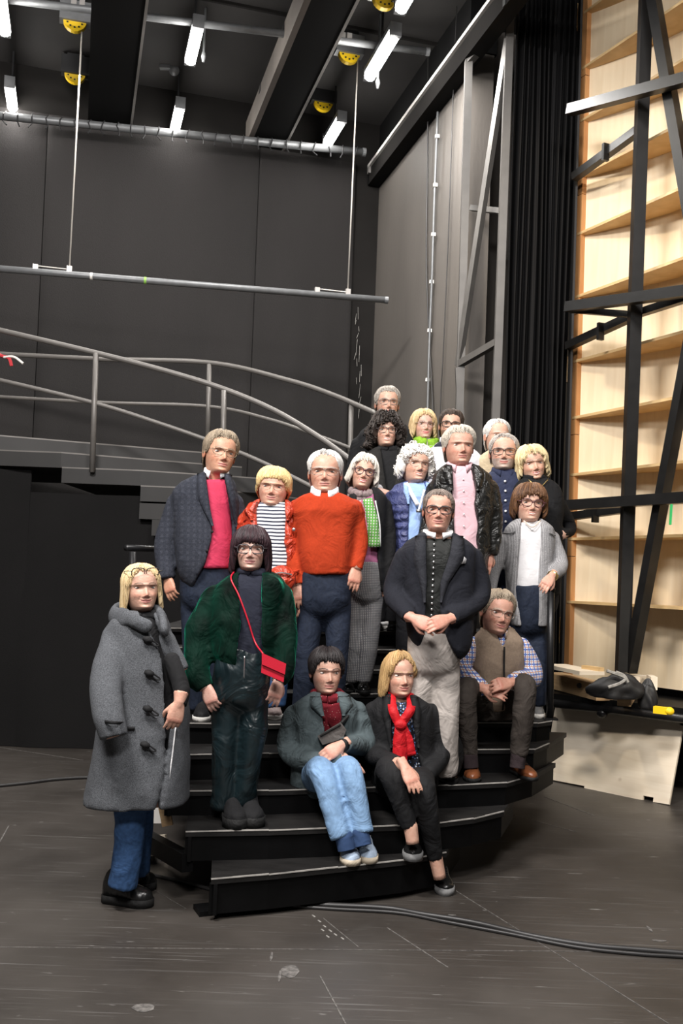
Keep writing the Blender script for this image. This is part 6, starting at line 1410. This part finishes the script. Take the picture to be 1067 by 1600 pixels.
p.lapels([1085, 1098, 1112], gap, [14, 17, 4], [14, 18, 4], M['coat_green'])
p.hand((534, 1164, -.29), (506, 1182, -.34), -1, .35, .98, back=(0, -1, .5), fore=(545, 1162, -.2)); p.hand((540, 1187, -.31), (556, 1204, -.38), 1, .4, .98, back=(0, -1, .5), fore=(526, 1188, -.25)); p.child('watch', *tube_vf([p.w(539, 1163, -.27), p.w(534, 1164, -.29)], .034, 12), M['rubber_black'])
p.pants([(1205, 470, 552, .16, 0), (1235, 468, 556, .17, .02)], [([(492, 1222, -.03), (503, 1208, -.40), (533, 1310, -.52)], [.105, .080, .066]), ([(530, 1222, -.03), (547, 1206, -.41), (568, 1302, -.50)], [.105, .078, .064])], M['denim_light'], 'jeans', voxel=.011, amp=.004)
for a, b in (((538, 1308, -.52), (542, 1328, -.53)), ((562, 1300, -.50), (567, 1322, -.52))): p.child('sock', *p.limb([a, b], [.048, .046]), M['sock_blue'])
p.shoe((538, 1326), (550, 1354), .204, M['suede_blue'], M['gum_sole'], .10, .085, .03, L=.27, laces=M['white_cotton']); p.shoe((566, 1322), (577, 1350), .204, M['suede_blue'], M['gum_sole'], .10, .085, .03, L=.27, laces=M['white_cotton'])
p.head(510, 1049, 68, yaw=12, tilt=0, smile=.1, fw=.98, brow=(.05, .04, .04), gaze=.6, dy=-.02); p.hair([(0, .76), (28, .76), (48, .68), (62, .54), (78, .44), (92, .44), (106, .28), (180, .04)], .09, .05, .06, 0, (.030, .024, .024), (.010, .008, .009), .018, 23, .5)
p.done()
hb = empty('belt_bag', px(518, 1142, 5.20), 'grey black belt bag slung across the seated woman in light jeans', 'bag')
cs_ = [(496, 1150), (532, 1128), (541, 1140), (536, 1154), (504, 1164)]
Pf = [px(x, y, 5.185) for x, y in cs_]; Pb = [px(x, y, 5.235) for x, y in cs_]
part('bag_body', (Pf+Pb, [(4, 3, 2, 1, 0), (5, 6, 7, 8, 9)]+[(i, (i+1) % 5, 5+(i+1) % 5, 5+i) for i in range(5)]), M['bag_grey'], hb); part('bag_zip', tube_vf([px(500, 1150, 5.18), px(532, 1132, 5.18)], .005, 6), M['rubber_black'], hb); part('bag_strap', tube_vf(catmull([px(533, 1130, 5.21), px(546, 1115, 5.27), px(552, 1098, 5.32)], 10), .010, 6), M['rubber_black'], hb)

# ---- seated woman in the black blazer with red scarf
p = Person('seated blonde woman in a black blazer with a long red neck scarf', 5.42, .492, 628, (0.610, 0.380, 0.289))
mm('red_silk', (.52, .010, .016), .6, .1, wrinkle=.2, wrs=14); mm('floral', (.02, .02, .02), .7, .02, pat=p_spots((.010, .011, .018), [(.55, .60, .70), (.10, .20, .45)], 60, .27)); mm('black_suit', (.008, .008, .009), .8, .1, wrinkle=.35)
rows = [(1082, 604, 646, .08), (1090, 592, 660, .105), (1100, 582, 672, .13), (1120, 575, 682, .145), (1160, 576, 684, .155), (1200, 578, 688, .165), (1226, 582, 690, .17)]
gap = [(1082, 608, 640), (1110, 608, 642), (1150, 609, 647), (1190, 612, 656), (1226, 618, 660)]
p.jacket(rows, gap, [([(586, 1112, 0), (580, 1172, -.06), (626, 1196, -.44)], [.078, .072, .05]), ([(674, 1112, 0), (686, 1175, -.02), (668, 1212, -.20)], [.078, .072, .05])], M['black_suit'], 'blazer', .011, .004)
p.inner(M['floral'], 1095, 1226, .022, 'blouse'); p.lapels([1086, 1110, 1160], gap, [9, 12, 2], [9, 12, 2], M['black_suit'])
p.strip([p.w(612, 1080, -.02), p.at(1100, 612, .03), p.at(1118, 618, .03), p.at(1124, 622, .03)], M['red_silk'], 'scarf', [.04, .05, .05, .04]); p.strip([p.w(640, 1080, -.02), p.at(1100, 638, .03), p.at(1118, 628, .03), p.at(1124, 624, .03)], M['red_silk'], 'scarf', [.04, .05, .05, .04])
p.child('scarf_knot', *sphere_vf(p.at(1125, 623, .035), .035, .022, .03), M['red_silk']); p.strip([p.at(1126, 622, .04), p.at(1150, 622, .028), p.at(1184, 622, .022)], M['red_silk'], 'scarf_end', [.05, .075, .08], .014); p.strip([p.at(1126, 626, .036), p.at(1148, 633, .026), p.at(1172, 638, .02)], M['red_silk'], 'scarf_end', [.04, .06, .06], .012)
p.hand((632, 1198, -.49), (652, 1236, -.56), -1, .25, .98, back=(.3, -1, .4), fore=(620, 1193, -.42))
p.pants([(1205, 580, 676, .15, 0), (1236, 580, 680, .17, .02)], [([(608, 1222, -.03), (610, 1206, -.42), (640, 1294, -.47)], [.10, .084, .050]), ([(655, 1222, -.03), (660, 1232, -.40), (680, 1342, -.36)], [.10, .084, .050])], M['black_suit'], voxel=.011, amp=.003)
for a, b in (((641, 1290, -.47), (645, 1318, -.48)), ((680, 1338, -.36), (687, 1372, -.36))): p.flesh(*p.limb([a, b], [.038, .034], 6, 10))
p.shoe((643, 1320), (645, 1347), .204, M['black_leather_shoe'], M['rubber_grey'], .10, .08, .038, L=.26, name='sneaker', laces=M['black_fine']); p.shoe((684, 1368), (697, 1401), 0.0, M['black_leather_shoe'], M['rubber_grey'], .10, .08, .038, L=.27, name='sneaker', laces=M['black_fine'])
p.head(624, 1053, 67, yaw=14, tilt=0, smile=.45, fw=1.0, gaze=.6, brow=(.4, .28, .16)); p.hair([(0, .90), (14, .88), (34, .76), (50, .46), (60, .08), (78, -.08), (180, -.10)], .06, .08, .07, .10, (.58, .38, .17), (.32, .19, .08), .014, 24, .55)
p.done()
bk = empty('backpack', pz(702, 1222, .492), 'black backpack leaning behind the seated woman in the blazer', 'bag')
V_, F_ = sphere_vf(Vector(px(700, 1180, 5.60)), .09, .10, .15, 20, 14); part('bag_body', (V_, F_), M['black_suit'], bk, True); part('bag_pocket', sphere_vf(Vector(px(702, 1198, 5.52)), .065, .04, .075, 16, 10), M['black_suit'], bk, True); part('bag_strap', tube_vf(catmull([px(690, 1150, 5.56), px(700, 1143, 5.55), px(712, 1152, 5.56)], 12), .010, 6), M['rubber_black'], bk)
